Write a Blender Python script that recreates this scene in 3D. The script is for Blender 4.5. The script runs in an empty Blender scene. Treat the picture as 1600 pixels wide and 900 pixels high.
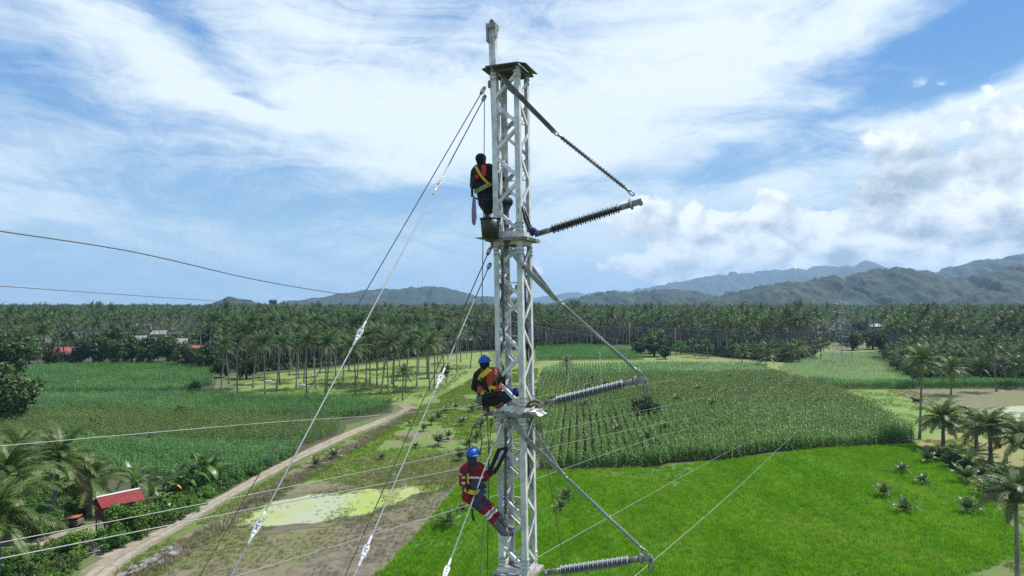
import bpy, bmesh, math, random
import numpy as np
from mathutils import Vector, Matrix, Quaternion

random.seed(7)
rng = np.random.default_rng(7)
scene = bpy.context.scene
col = scene.collection
R = math.radians

# ------------------------------------------------------------------ camera
CAM_H = 22.0
FPX = 1067.0                     # focal length in pixels of the 1600 px wide photograph
HORIZON = 476.0
cam_d = bpy.data.cameras.new('camera')
cam_d.sensor_width = 36.0
cam_d.lens = 36.0 * FPX / 1600.0
cam_d.clip_start = 0.1
cam_d.clip_end = 60000
cam = bpy.data.objects.new('camera', cam_d)
col.objects.link(cam)
PITCH = math.atan((HORIZON - 450) / FPX)
cam.location = (0, 0, CAM_H)
cam.rotation_euler = (math.pi / 2 + PITCH, 0, 0)
scene.camera = cam
CP, SP = math.cos(PITCH), math.sin(PITCH)


def ray(px, py):
    a, b = (px - 800) / FPX, -(py - 450) / FPX
    return Vector((a, CP - b * SP, SP + b * CP))


def P(px, py, dep):
    r = ray(px, py)
    return Vector((0, 0, CAM_H)) + r * (dep / r.y)


def G(px, py, z=0.0):
    r = ray(px, py)
    return Vector((0, 0, CAM_H)) + r * ((z - CAM_H) / r.z)


def to_px(x, y, z=0.0):
    zz = z - CAM_H
    fw = y * CP + zz * SP
    up = -y * SP + zz * CP
    return 800 + FPX * x / fw, 450 - FPX * up / fw


# ------------------------------------------------------------------ sun and sky
SUN_EL, SUN_AZ = R(58), R(66)     # azimuth from +Y (view direction) towards +X
sun_dir = Vector((math.sin(SUN_AZ) * math.cos(SUN_EL), math.cos(SUN_AZ) * math.cos(SUN_EL), math.sin(SUN_EL)))
sd = bpy.data.lights.new('sun', 'SUN')
sd.energy = 5.0
sd.angle = R(0.6)
sd.color = (1.0, 0.96, 0.89)
sun = bpy.data.objects.new('sun', sd)
sun.rotation_euler = sun_dir.to_track_quat('Z', 'Y').to_euler()
sun.location = (0, 0, 60)
col.objects.link(sun)

vs = scene.view_settings
vs.view_transform = 'Standard'
vs.look = 'None'
vs.exposure = 0.40
vs.gamma = 1.0
scene.cycles.use_denoising = False
scene.cycles.max_bounces = 6
scene.cycles.diffuse_bounces = 3
scene.cycles.glossy_bounces = 2
scene.cycles.transmission_bounces = 2
scene.cycles.volume_bounces = 0
scene.cycles.caustics_reflective = False
scene.cycles.caustics_refractive = False

SKY_STRENGTH = 0.10
world = bpy.data.worlds.new('World')
scene.world = world
world.use_nodes = True
world.cycles.sampling_method = 'NONE'
wt = world.node_tree
wt.nodes.clear()


class NG:
    """tiny helper for building node trees"""
    def __init__(s, tree):
        s.t = tree

    def n(s, kind, **kw):
        nd = s.t.nodes.new(kind)
        for k, v in kw.items():
            setattr(nd, k, v)
        return nd

    def put(s, sock, v):
        if hasattr(v, 'is_output'):
            s.t.links.new(v, sock)
        else:
            sock.default_value = v

    def m(s, op, a, b=None, c=None, clamp=False):
        nd = s.n('ShaderNodeMath', operation=op, use_clamp=clamp)
        s.put(nd.inputs[0], a)
        if b is not None:
            s.put(nd.inputs[1], b)
        if c is not None:
            s.put(nd.inputs[2], c)
        return nd.outputs[0]

    def xyz(s, x, y, z=0.0):
        nd = s.n('ShaderNodeCombineXYZ')
        s.put(nd.inputs[0], x); s.put(nd.inputs[1], y); s.put(nd.inputs[2], z)
        return nd.outputs[0]

    def noise(s, vec, scale, detail=5, rough=0.55, dist=0.0):
        nd = s.n('ShaderNodeTexNoise')
        s.put(nd.inputs['Vector'], vec)
        nd.inputs['Scale'].default_value = scale
        nd.inputs['Detail'].default_value = detail
        nd.inputs['Roughness'].default_value = rough
        nd.inputs['Distortion'].default_value = dist
        return nd

    def ss(s, v, lo, hi):
        nd = s.n('ShaderNodeMapRange', interpolation_type='SMOOTHSTEP')
        s.put(nd.inputs[0], v)
        nd.inputs[1].default_value = lo; nd.inputs[2].default_value = hi
        return nd.outputs[0]

    def mix(s, f, a, b):
        nd = s.n('ShaderNodeMix', data_type='RGBA')
        s.put(nd.inputs[0], f); s.put(nd.inputs[6], a); s.put(nd.inputs[7], b)
        return nd.outputs[2]


def rgb(r, g, b):
    return (r, g, b, 1.0)


g = NG(wt)
sky = g.n('ShaderNodeTexSky', sky_type='NISHITA')
sky.sun_disc = False
sky.sun_elevation = SUN_EL
sky.sun_rotation = SUN_AZ
sky.altitude = 20
sky.air_density = 1.0
sky.dust_density = 0.6
sky.ozone_density = 1.5
tc = g.n('ShaderNodeTexCoord')
sep = g.n('ShaderNodeSeparateXYZ')
wt.links.new(tc.outputs['Generated'], sep.inputs[0])
X, Y, Z = sep.outputs
az = g.m('ARCTAN2', X, Y)
el = g.m('ARCSINE', Z)
# a slow warp bends every cloud edge
wn = g.noise(g.xyz(az, g.m('MULTIPLY', el, 2.2)), 3.2, 4, 0.55)
ws = g.n('ShaderNodeSeparateColor')
wt.links.new(wn.outputs['Color'], ws.inputs[0])
azw = g.m('ADD', az, g.m('MULTIPLY', g.m('SUBTRACT', ws.outputs[0], 0.5), 0.22))
elw = g.m('ADD', el, g.m('MULTIPLY', g.m('SUBTRACT', ws.outputs[1], 0.5), 0.11))


def blobs(items):
    """sum of soft ellipses given as direction (read off the photograph), half sizes and weight"""
    acc = None
    for px, py, rx, ry, rot, w in items:
        a0 = math.atan((px - 800) / FPX)
        e0 = math.atan((HORIZON - py) / FPX * math.cos(a0))
        dx = g.m('SUBTRACT', azw, a0)
        dy = g.m('SUBTRACT', elw, e0)
        c, s_ = math.cos(R(rot)), math.sin(R(rot))
        u = g.m('ADD', g.m('MULTIPLY', dx, c * FPX / rx), g.m('MULTIPLY', dy, s_ * FPX / rx))
        v = g.m('ADD', g.m('MULTIPLY', dx, -s_ * FPX / ry), g.m('MULTIPLY', dy, c * FPX / ry))
        r2 = g.m('ADD', g.m('MULTIPLY', u, u), g.m('MULTIPLY', v, v))
        e = g.m('MULTIPLY', g.m('EXPONENT', g.m('MULTIPLY', r2, -1.0)), w)
        acc = e if acc is None else g.m('ADD', acc, e)
    return acc


zz = g.m('ADD', g.m('MAXIMUM', Z, 0.0), 0.10)
U = g.m('DIVIDE', X, zz)
V = g.m('DIVIDE', Y, zz)
# thin high cloud: broad veils plus combed streaks
c1 = g.noise(g.xyz(g.m('ADD', U, g.m('MULTIPLY', V, -0.30)), g.m('MULTIPLY', V, 0.40)), 1.15, 7, 0.62, 0.5).outputs[0]
c2 = g.noise(g.xyz(g.m('ADD', U, g.m('MULTIPLY', V, 0.40)), g.m('MULTIPLY', V, 0.15), 3.1), 3.0, 6, 0.68, 0.9).outputs[0]
c3 = g.noise(g.xyz(g.m('ADD', azw, g.m('MULTIPLY', elw, 0.5)), g.m('MULTIPLY', elw, 3.6), 7.7), 5.0, 7, 0.64, 0.8).outputs[0]
c4 = g.noise(g.xyz(azw, g.m('MULTIPLY', elw, 1.6), 2.2), 26.0, 4, 0.62, 0.6).outputs[0]
BLUE = blobs([
    (80, 240, 240, 42, -8, -0.30), (430, 225, 120, 34, -5, -0.26), (300, 30, 150, 34, -38, -0.30),
    (640, 320, 240, 26, 6, -0.30), (480, 280, 200, 14, 4, -0.16), (400, 142, 40, 12, -14, -0.30), (1490, 70, 190, 60, 20, -0.30),
    (1260, 185, 170, 22, 14, -0.26), (1150, 262, 200, 30, 4, -0.34), (560, 100, 80, 26, 30, -0.08),
    (250, 300, 260, 22, -4, -0.14), (40, 120, 110, 30, -20, -0.16), (1590, 30, 120, 50, 0, -0.16), (1290, 20, 60, 16, 20, -.12),
    (700, 120, 160, 20, 8, -.06), (930, 20, 120, 18, 0, -.14),
])
FILL = blobs([
    (960, 110, 330, 110, 12, 0.24), (250, 95, 300, 38, -20, 0.26), (70, 265, 120, 50, 0, 0.26), (620, 190, 300, 44, -6, 0.16), (420, 90, 200, 40, -20, 0.12), (1330, 150, 300, 30, 16, .14), (1560, 120, 120, 22, 20, .16),
    (700, 190, 280, 70, -4, 0.20), (150, 160, 160, 24, -10, 0.10), (1300, 300, 160, 24, 4, 0.12), (1440, 200, 260, 44, 14, 0.26), (560, 265, 300, 22, -3, 0.14),
    (1230, 70, 220, 50, 24, 0.18), (170, 350, 230, 30, -8, 0.10), (900, 350, 160, 60, 8, 0.14), (500, 40, 120, 40, -20, .12),
])
den = g.m('ADD', g.m('ADD', g.m('MULTIPLY', c1, 0.62), g.m('MULTIPLY', c2, 0.36)), g.m('ADD', g.m('MULTIPLY', c3, 0.84), g.m('MULTIPLY', c4, 0.12)))
den = g.m('ADD', den, g.m('ADD', BLUE, FILL))
cir = g.m('MULTIPLY', g.ss(den, 0.66, 1.30), g.m('SUBTRACT', 1.0, g.m('MULTIPLY', g.ss(el, 0.22, 0.02), 0.45)))
# low cumulus banks towards the hills
def puff(dx, dy):
    v = g.xyz(g.m('ADD', az, dx), g.m('MULTIPLY', g.m('ADD', el, dy), 1.35), 1.7)
    vo = g.n('ShaderNodeTexVoronoi', feature='F1')
    nw = g.noise(v, 9.0, 5, 0.55)
    vm = g.n('ShaderNodeVectorMath', operation='ADD')
    sc_ = g.n('ShaderNodeVectorMath', operation='SCALE')
    wt.links.new(nw.outputs['Color'], sc_.inputs[0]); sc_.inputs['Scale'].default_value = 0.10
    wt.links.new(v, vm.inputs[0]); wt.links.new(sc_.outputs[0], vm.inputs[1])
    wt.links.new(vm.outputs[0], vo.inputs['Vector'])
    vo.inputs['Scale'].default_value = 11.0
    vo.inputs['Detail'].default_value = 1.5
    vo.inputs['Roughness'].default_value = 0.55
    n1 = g.noise(v, 7.0, 8, 0.60, 0.2).outputs[0]
    return g.m('ADD', g.m('MULTIPLY', g.m('SUBTRACT', 0.62, vo.outputs['Distance']), 0.55), n1)
k1 = puff(0.0, 0.0)
k2 = puff(-0.012, 0.016)
CUM = blobs([
    (1395, 262, 90, 74, 0, 0.74), (1400, 330, 110, 60, 0, 0.40), (1585, 215, 95, 95, 0, 0.80), (1560, 330, 120, 70, 0, 0.5), (1120, 372, 210, 58, 0, 0.56),
    (1330, 402, 400, 64, 0, 0.60), (1560, 390, 200, 60, 0, 0.50), (950, 410, 160, 36, 0, 0.36), (1075, 312, 60, 24, 0, .26), (1000, 345, 70, 24, 0, .2),
])
cd = g.m('ADD', CUM, g.m('MULTIPLY', g.m('SUBTRACT', k1, 0.62), 1.55))
cum = g.m('ADD', g.m('MULTIPLY', g.m('MULTIPLY', g.ss(cd, 0.20, 0.36), g.ss(CUM, 0.06, 0.22)), 0.78), g.m('MULTIPLY', g.ss(cd, 0.02, 0.75), 0.22))
SHADE = blobs([(1372, 318, 55, 40, 10, 0.75), (1548, 268, 52, 42, 0, 0.65), (1250, 412, 300, 16, 0, 0.30), (1010, 408, 80, 14, 0, 0.2), (1480, 366, 120, 20, 0, 0.22)])
rel = g.m('MULTIPLY', g.m('SUBTRACT', k2, k1), 2.6)
cshade = g.m('ADD', g.m('ADD', SHADE, rel), 0.20, clamp=True)
lum = 1.0 / SKY_STRENGTH
white = rgb(0.735 * lum, 0.815 * lum, 0.84 * lum)
bright = rgb(0.88 * lum, 0.91 * lum, 0.92 * lum)
grey = rgb(0.31 * lum, 0.385 * lum, 0.45 * lum)
veil = rgb(0.34 * lum, 0.53 * lum, 0.66 * lum)
gap = rgb(0.060 * lum, 0.235 * lum, 0.56 * lum)
base = g.mix(0.75, sky.outputs[0], gap)
low = g.ss(el, 0.36, -0.02)
base = g.mix(g.m('MULTIPLY', low, 0.85), base, veil)
c_sky = g.mix(g.m('MULTIPLY', cir, 0.92), base, white)
c_cum = g.mix(cshade, bright, grey)
c_sky = g.mix(g.m('MULTIPLY', cum, 0.88), c_sky, c_cum)
bg = g.n('ShaderNodeBackground')
wt.links.new(c_sky, bg.inputs[0])
bg.inputs[1].default_value = SKY_STRENGTH
wo = g.n('ShaderNodeOutputWorld')
wt.links.new(bg.outputs[0], wo.inputs[0])

# ------------------------------------------------------------------ materials


def mat(name, c1, c2=None, scale=6.0, rough=0.6, metal=0.0, bump=0.0, rnd=0.0, hue=0.0, transl=0.0, spec=0.4,
        detail=5, c3=None, scale3=1.0, lo=0.35, hi=0.65, tcol=None, lo3=0.5, hi3=0.64, stretch=None, bscale=None, world=False):
    m = bpy.data.materials.new(name)
    m.use_nodes = True
    t = m.node_tree
    q = NG(t)
    b = t.nodes['Principled BSDF']
    out = t.nodes['Material Output']
    b.inputs['Roughness'].default_value = rough
    b.inputs['Metallic'].default_value = metal
    b.inputs['Specular IOR Level'].default_value = spec
    co = q.n('ShaderNodeNewGeometry').outputs['Position'] if world else q.n('ShaderNodeTexCoord').outputs['Object']
    if stretch:
        mp = q.n('ShaderNodeMapping')
        mp.inputs['Scale'].default_value = stretch
        t.links.new(co, mp.inputs[0]); co = mp.outputs[0]
    c = rgb(*c1)
    nz = q.noise(co, scale, detail, 0.6).outputs[0]
    if c2:
        c = q.mix(q.ss(nz, lo, hi), rgb(*c1), rgb(*c2))
    if c3:
        n3 = q.noise(co, scale3, 6, 0.6, 0.6).outputs[0]
        c = q.mix(q.ss(n3, lo3, hi3), c, rgb(*c3))
    if rnd or hue:
        oi = q.n('ShaderNodeObjectInfo').outputs['Random']
        h = q.n('ShaderNodeHueSaturation')
        q.put(h.inputs['Color'], c)
        if rnd:
            q.put(h.inputs['Value'], q.m('ADD', q.m('MULTIPLY', oi, 2 * rnd), 1 - rnd))
        if hue:
            r2 = q.m('FRACT', q.m('MULTIPLY', oi, 7.31))
            q.put(h.inputs['Hue'], q.m('ADD', q.m('MULTIPLY', r2, 2 * hue), 0.5 - hue))
        c = h.outputs[0]
    q.put(b.inputs['Base Color'], c)
    if bump:
        bn = q.n('ShaderNodeBump')
        bn.inputs['Strength'].default_value = bump
        bn.inputs['Distance'].default_value = 0.05 if not bscale else bscale
        t.links.new(nz, bn.inputs['Height'])
        t.links.new(bn.outputs[0], b.inputs['Normal'])
    if transl:
        tr = q.n('ShaderNodeBsdfTranslucent')
        if tcol:
            tr.inputs[0].default_value = rgb(*tcol)
        else:
            q.put(tr.inputs[0], c)
        ms = q.n('ShaderNodeMixShader')
        ms.inputs[0].default_value = transl
        t.links.new(b.outputs[0], ms.inputs[1]); t.links.new(tr.outputs[0], ms.inputs[2])
        t.links.new(ms.outputs[0], out.inputs[0])
    return m


MT = {}
MT['galv'] = mat('galvanised_paint', (0.68, 0.695, 0.71), (0.48, 0.49, 0.50), 5, 0.42, 0.10, c3=(0.32, 0.25, 0.19), scale3=7, lo3=0.62, hi3=0.78, rnd=0.07, lo=0.38, hi=0.62)
MT['steel'] = mat('dull_steel', (0.30, 0.31, 0.32), (0.20, 0.20, 0.20), 9, 0.45, 0.5, rnd=0.1)
MT['plate'] = mat('weathered_plate', (0.34, 0.33, 0.31), (0.20, 0.18, 0.16), 6, 0.55, 0.2, c3=(0.16, 0.10, 0.06), scale3=5)
MT['skirt'] = mat('dark_skirt', (0.13, 0.13, 0.13), (0.08, 0.08, 0.085), 8, 0.5, 0.3)
MT['strap'] = mat('strap_steel', (0.32, 0.34, 0.35), (0.22, 0.23, 0.24), 8, 0.4, 0.4)
MT['sheet'] = mat('bare_sheet', (0.66, 0.66, 0.66), (0.55, 0.54, 0.52), 8, 0.4, 0.2)
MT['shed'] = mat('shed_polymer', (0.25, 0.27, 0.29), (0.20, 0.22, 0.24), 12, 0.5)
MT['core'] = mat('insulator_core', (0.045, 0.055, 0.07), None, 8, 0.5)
MT['shed_dark'] = mat('shed_polymer_darkened', (0.085, 0.09, 0.10), (0.065, 0.07, 0.08), 12, 0.45)  # on the top arm this darker copy paints in the backlit look
MT['wire'] = mat('guy_wire', (0.19, 0.21, 0.225), (0.14, 0.155, 0.165), 30, 0.5, 0.2)
MT['wire_dark'] = mat('dark_wire', (0.11, 0.12, 0.125), None, 8, 0.5)
MT['cond'] = mat('conductor', (0.33, 0.34, 0.34), (0.24, 0.25, 0.25), 20, 0.5, 0.2)
MT['cond_dark'] = mat('conductor_weathered', (0.13, 0.11, 0.10), None, 20, 0.5, 0.2)
MT['rope'] = mat('brown_rope', (0.17, 0.12, 0.09), (0.10, 0.07, 0.05), 30, 0.8)
MT['rope_purple'] = mat('speckled_rope', (0.25, 0.14, 0.30), (0.30, 0.28, 0.35), 60, 0.8)
MT['black'] = mat('black_rubber', (0.012, 0.014, 0.016), None, 8, 0.5)
MT['bucket'] = mat('bucket_plastic', (0.016, 0.022, 0.020), (0.03, 0.035, 0.03), 12, 0.45)
MT['mark'] = mat('stencil', (0.05, 0.05, 0.055), (0.2, 0.2, 0.2), 60, 0.6)
MT['skin'] = mat('skin', (0.24, 0.12, 0.075), None, 8, 0.55)
MT['navy'] = mat('navy_cloth', (0.010, 0.013, 0.026), (0.016, 0.018, 0.034), 20, 0.85, bump=0.3)
MT['blackcloth'] = mat('black_cloth', (0.010, 0.010, 0.012), (0.018, 0.018, 0.02), 20, 0.9, bump=0.3)
MT['jeans'] = mat('blue_trousers', (0.010, 0.035, 0.17), (0.008, 0.022, 0.10), 14, 0.85, bump=0.3)
MT['darktrouser'] = mat('dark_trousers', (0.020, 0.024, 0.028), (0.035, 0.04, 0.035), 14, 0.85, bump=0.3)
MT['greypatch'] = mat('grey_green_cloth', (0.10, 0.12, 0.10), (0.07, 0.08, 0.07), 14, 0.85)
MT['red'] = mat('red_coverall', (0.26, 0.008, 0.018), (0.17, 0.006, 0.013), 9, 0.8, bump=0.6, bscale=0.02)
MT['reflect'] = mat('reflective_tape', (0.72, 0.70, 0.72), (0.6, 0.58, 0.6), 30, 0.4)
MT['lime'] = mat('lime_band', (0.22, 0.24, 0.05), (0.16, 0.17, 0.05), 20, 0.5)
MT['orange'] = mat('orange_vest', (0.46, 0.085, 0.042), (0.34, 0.06, 0.03), 9, 0.75, bump=0.5, bscale=0.02)
MT['scarlet'] = mat('scarlet_vest', (0.50, 0.04, 0.02), (0.40, 0.03, 0.02), 14, 0.75, bump=0.4)
MT['yellow'] = mat('yellow_webbing', (0.62, 0.46, 0.03), (0.5, 0.36, 0.03), 30, 0.7)
MT['webblue'] = mat('blue_grey_webbing', (0.026, 0.040, 0.085), (0.040, 0.050, 0.085), 30, 0.75)
MT['helmet'] = mat('blue_helmet', (0.006, 0.075, 0.34), (0.010, 0.095, 0.40), 14, 0.40, spec=0.4)
MT['boot'] = mat('grey_rubber', (0.13, 0.13, 0.135), (0.09, 0.09, 0.095), 12, 0.6)
MT['bootyellow'] = mat('yellow_boot', (0.50, 0.45, 0.05), None, 12, 0.6)
MT['brownboot'] = mat('brown_boot', (0.16, 0.075, 0.05), None, 12, 0.6)
MT['glove'] = mat('blue_glove', (0.05, 0.10, 0.20), (0.14, 0.15, 0.18), 25, 0.8)
MT['eye'] = mat('eye_white', (0.6, 0.58, 0.55), None, 8, 0.3)
# vegetation
MT['frond'] = mat('palm_frond', (0.055, 0.102, 0.016), (0.088, 0.142, 0.024), 0.8, 0.45, rnd=0.28, hue=0.012, transl=0.26, spec=0.35)
MT['frond_young'] = mat('young_palm_frond', (0.050, 0.090, 0.022), (0.095, 0.135, 0.040), 0.8, 0.38, rnd=0.3, transl=0.25, spec=0.55)
MT['frond_old'] = mat('palm_frond_old', (0.125, 0.125, 0.038), (0.15, 0.125, 0.045), 0.8, 0.5, rnd=0.25, transl=0.2)
MT['frond_far'] = mat('palm_frond_forest', (0.040, 0.082, 0.018), (0.070, 0.118, 0.029), 0.35, 0.52, rnd=0.38, hue=0.020, transl=0.28, spec=0.26)
MT['trunk'] = mat('palm_trunk', (0.26, 0.24, 0.20), (0.15, 0.135, 0.11), 3, 0.85, rnd=0.25, stretch=(1, 1, 5), spec=0.2)
MT['trunk_dark'] = mat('dark_trunk', (0.10, 0.08, 0.06), (0.06, 0.05, 0.04), 3, 0.9)
MT['nut'] = mat('coconut', (0.10, 0.12, 0.03), (0.16, 0.12, 0.04), 3, 0.6)
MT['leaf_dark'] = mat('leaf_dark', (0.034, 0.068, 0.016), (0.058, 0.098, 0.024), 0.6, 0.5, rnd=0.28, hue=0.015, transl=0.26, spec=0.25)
MT['leaf_mid'] = mat('leaf_mid', (0.052, 0.100, 0.022), (0.080, 0.130, 0.030), 0.6, 0.5, rnd=0.28, hue=0.02, transl=0.26, spec=0.25)
MT['leaf_bright'] = mat('leaf_bright', (0.075, 0.175, 0.026), (0.120, 0.235, 0.040), 1.2, 0.5, rnd=0.30, hue=0.02, transl=0.36, spec=0.25)
MT['banana'] = mat('banana_leaf', (0.060, 0.130, 0.025), (0.10, 0.17, 0.035), 1.5, 0.38, rnd=0.2, transl=0.3)
MT['banana_old'] = mat('banana_leaf_yellow', (0.40, 0.26, 0.03), (0.30, 0.22, 0.04), 1.5, 0.5)
MT['corn'] = mat('corn_leaf', (0.090, 0.215, 0.030), (0.140, 0.275, 0.046), 0.05, 0.45, rnd=0.26, hue=0.010, transl=0.38, spec=0.3, world=True)
MT['tassel'] = mat('corn_tassel', (0.34, 0.385, 0.150), (0.26, 0.305, 0.11), 0.12, 0.8, rnd=0.2, transl=0.35, world=True)
MT['corn_young'] = mat('corn_leaf_young', (0.082, 0.225, 0.040), (0.132, 0.300, 0.064), 0.06, 0.45, rnd=0.25, hue=0.010, transl=0.38, spec=0.35, world=True)
MT['rice'] = mat('rice_blade', (0.140, 0.325, 0.010), (0.195, 0.395, 0.022), 0.22, 0.6, rnd=0.24, hue=0.012, transl=0.46, spec=0.12, world=True, c3=(0.225, 0.39, 0.035), scale3=0.10, lo3=0.50, hi3=0.68, stretch=(1, 0.35, 1))
MT['grass'] = mat('grass_blade', (0.125, 0.225, 0.026), (0.20, 0.245, 0.045), 0.10, 0.6, rnd=0.3, hue=0.02, transl=0.45, spec=0.1, world=True)
MT['dry'] = mat('dry_stalks', (0.27, 0.235, 0.16), (0.17, 0.15, 0.095), 0.5, 0.8, rnd=0.35, transl=0.3)
# ground sheets
MT['ground'] = mat('ground_earth', (0.075, 0.110, 0.026), (0.105, 0.140, 0.036), 0.05, 0.9, bump=0.4, c3=(0.12, 0.11, 0.06), scale3=0.02)
MT['lawn'] = mat('lawn_grass', (0.125, 0.190, 0.036), (0.175, 0.225, 0.055), 0.30, 0.9, bump=0.6, c3=(0.075, 0.118, 0.022), scale3=0.055, bscale=0.2, detail=8)
MT['strip'] = mat('strip_grass', (0.075, 0.150, 0.014), (0.120, 0.195, 0.026), 0.9, 0.9, bump=0.8, c3=(0.150, 0.130, 0.075), scale3=0.085, lo3=0.50, hi3=0.66, bscale=0.2, detail=8)
MT['fallow'] = mat('fallow_soil', (0.165, 0.140, 0.090), (0.105, 0.105, 0.048), 0.7, 0.95, bump=1.0, c3=(0.110, 0.140, 0.034), scale3=0.10, lo3=0.46, hi3=0.66, bscale=0.2, detail=8)
MT['brown'] = mat('brown_mud', (0.160, 0.138, 0.098), (0.092, 0.080, 0.052), 0.9, 0.95, bump=1.0, c3=(0.105, 0.118, 0.045), scale3=0.16, lo3=0.50, hi3=0.66, bscale=0.2, detail=8)
MT['soil'] = mat('field_soil', (0.060, 0.060, 0.028), (0.045, 0.055, 0.020), 0.6, 0.95)
MT['paddy'] = mat('paddy_floor', (0.045, 0.115, 0.008), (0.060, 0.135, 0.010), 0.20, 0.9, bump=0.4, c3=(0.085, 0.10, 0.03), scale3=0.25, lo3=0.55, hi3=0.75)
MT['road'] = mat('dirt_road', (0.225, 0.195, 0.145), (0.165, 0.145, 0.10), 0.9, 0.95, bump=0.8, c3=(0.14, 0.135, 0.07), scale3=0.35, detail=8)
MT['rut'] = mat('road_ruts', (0.305, 0.27, 0.215), (0.225, 0.195, 0.15), 1.4, 0.95, bump=0.8, c3=(0.19, 0.165, 0.12), scale3=0.5, lo3=.50, hi3=.64, detail=8)
MT['verge'] = mat('dry_verge', (0.17, 0.14, 0.10), (0.11, 0.105, 0.05), 0.9, 0.95, bump=1.0, c3=(0.10, 0.13, 0.035), scale3=0.3, bscale=0.2)
MT['stone'] = mat('pale_rubble', (0.26, 0.245, 0.225), (0.15, 0.14, 0.125), 4, 0.9)
MT['yard'] = mat('yard_earth', (0.30, 0.25, 0.20), (0.22, 0.19, 0.15), 1.0, 0.95)
MT['mud'] = mat('wet_mud', (0.105, 0.100, 0.050), (0.085, 0.075, 0.048), 0.5, 0.6, bump=0.6, c3=(0.12, 0.14, 0.04), scale3=0.2)
MT['algae'] = mat('algae_water', (0.275, 0.325, 0.110), (0.245, 0.305, 0.065), 0.5, 0.7, c3=(0.29, 0.315, 0.215), scale3=0.09, lo3=0.40, hi3=0.56, spec=0.15, stretch=(1, 0.6, 1))
MT['yellow_grass'] = mat('yellow_grass', (0.135, 0.180, 0.040), (0.155, 0.190, 0.050), 0.12, 0.9, c3=(0.19, 0.17, 0.08), scale3=0.04)
MT['sand'] = mat('sandy_earth', (0.21, 0.20, 0.085), (0.17, 0.185, 0.055), 0.3, 0.95, c3=(0.27, 0.235, 0.14), scale3=0.10, lo3=0.56, hi3=0.70)
MT['floor'] = mat('shaded_forest_floor', (0.030, 0.042, 0.016), (0.050, 0.055, 0.024), 0.2, 0.95, c3=(0.06, 0.085, 0.022), scale3=0.03)  # dark colour paints in the shade between the trunks
MT['pasture'] = mat('pasture_turf', (0.100, 0.175, 0.028), (0.130, 0.195, 0.038), 0.15, 0.9, bump=0.4, c3=(0.15, 0.145, 0.065), scale3=0.06, lo3=0.56, hi3=0.72)
MT['sea'] = mat('sea_water', (0.06, 0.13, 0.20), None, 1, 0.25)
MT['hill'] = mat('hill_forest', (0.003, 0.012, 0.007), (0.019, 0.040, 0.015), 0.050, 0.9, c3=(0.070, 0.110, 0.032), scale3=0.0060, lo3=0.66, hi3=0.71, detail=7, lo=0.36, hi=0.66)
MT['hill_far'] = mat('mountain_forest', (0.014, 0.030, 0.018), (0.026, 0.046, 0.022), 0.01, 0.9)
# buildings
MT['roof_red'] = mat('red_roof_sheet', (0.25, 0.032, 0.040), (0.19, 0.028, 0.034), 1.5, 0.6, c3=(0.20, 0.065, 0.05), scale3=1.6, lo3=0.48, hi3=0.66, spec=0.2)
MT['roof_redold'] = mat('red_roof_old', (0.33, 0.085, 0.075), (0.24, 0.07, 0.06), 0.7, 0.6)
MT['roof_white'] = mat('pale_roof', (0.26, 0.265, 0.27), (0.17, 0.17, 0.17), 0.7, 0.6)
MT['roof_green'] = mat('green_roof', (0.14, 0.30, 0.25), (0.10, 0.22, 0.2), 0.7, 0.5)
MT['ridge'] = mat('ridge_cap', (0.55, 0.54, 0.52), None, 2, 0.45)
MT['maroon'] = mat('maroon_cladding', (0.10, 0.014, 0.018), (0.07, 0.010, 0.012), 2, 0.7)
MT['timber'] = mat('grey_timber', (0.16, 0.14, 0.12), (0.09, 0.08, 0.07), 3, 0.85, stretch=(1, 1, 6))
MT['wall'] = mat('rendered_wall', (0.20, 0.195, 0.18), (0.14, 0.135, 0.125), 1.0, 0.85)
MT['glassdark'] = mat('dark_window', (0.02, 0.025, 0.03), None, 2, 0.2)
MT['orangeobj'] = mat('orange_plastic', (0.45, 0.13, 0.04), (0.36, 0.10, 0.03), 3, 0.5)
MT['pole'] = mat('pale_pole', (0.36, 0.35, 0.32), (0.26, 0.25, 0.22), 4, 0.7)
MT['lattice'] = mat('far_lattice_steel', (0.27, 0.28, 0.29), None, 4, 0.5, 0.2)
MT['cow'] = mat('white_hide', (0.55, 0.52, 0.47), (0.42, 0.39, 0.35), 3, 0.8)
MT['buffalo'] = mat('dark_hide', (0.030, 0.026, 0.024), None, 3, 0.7)

# ------------------------------------------------------------------ mesh helpers
ORI = {}


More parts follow.
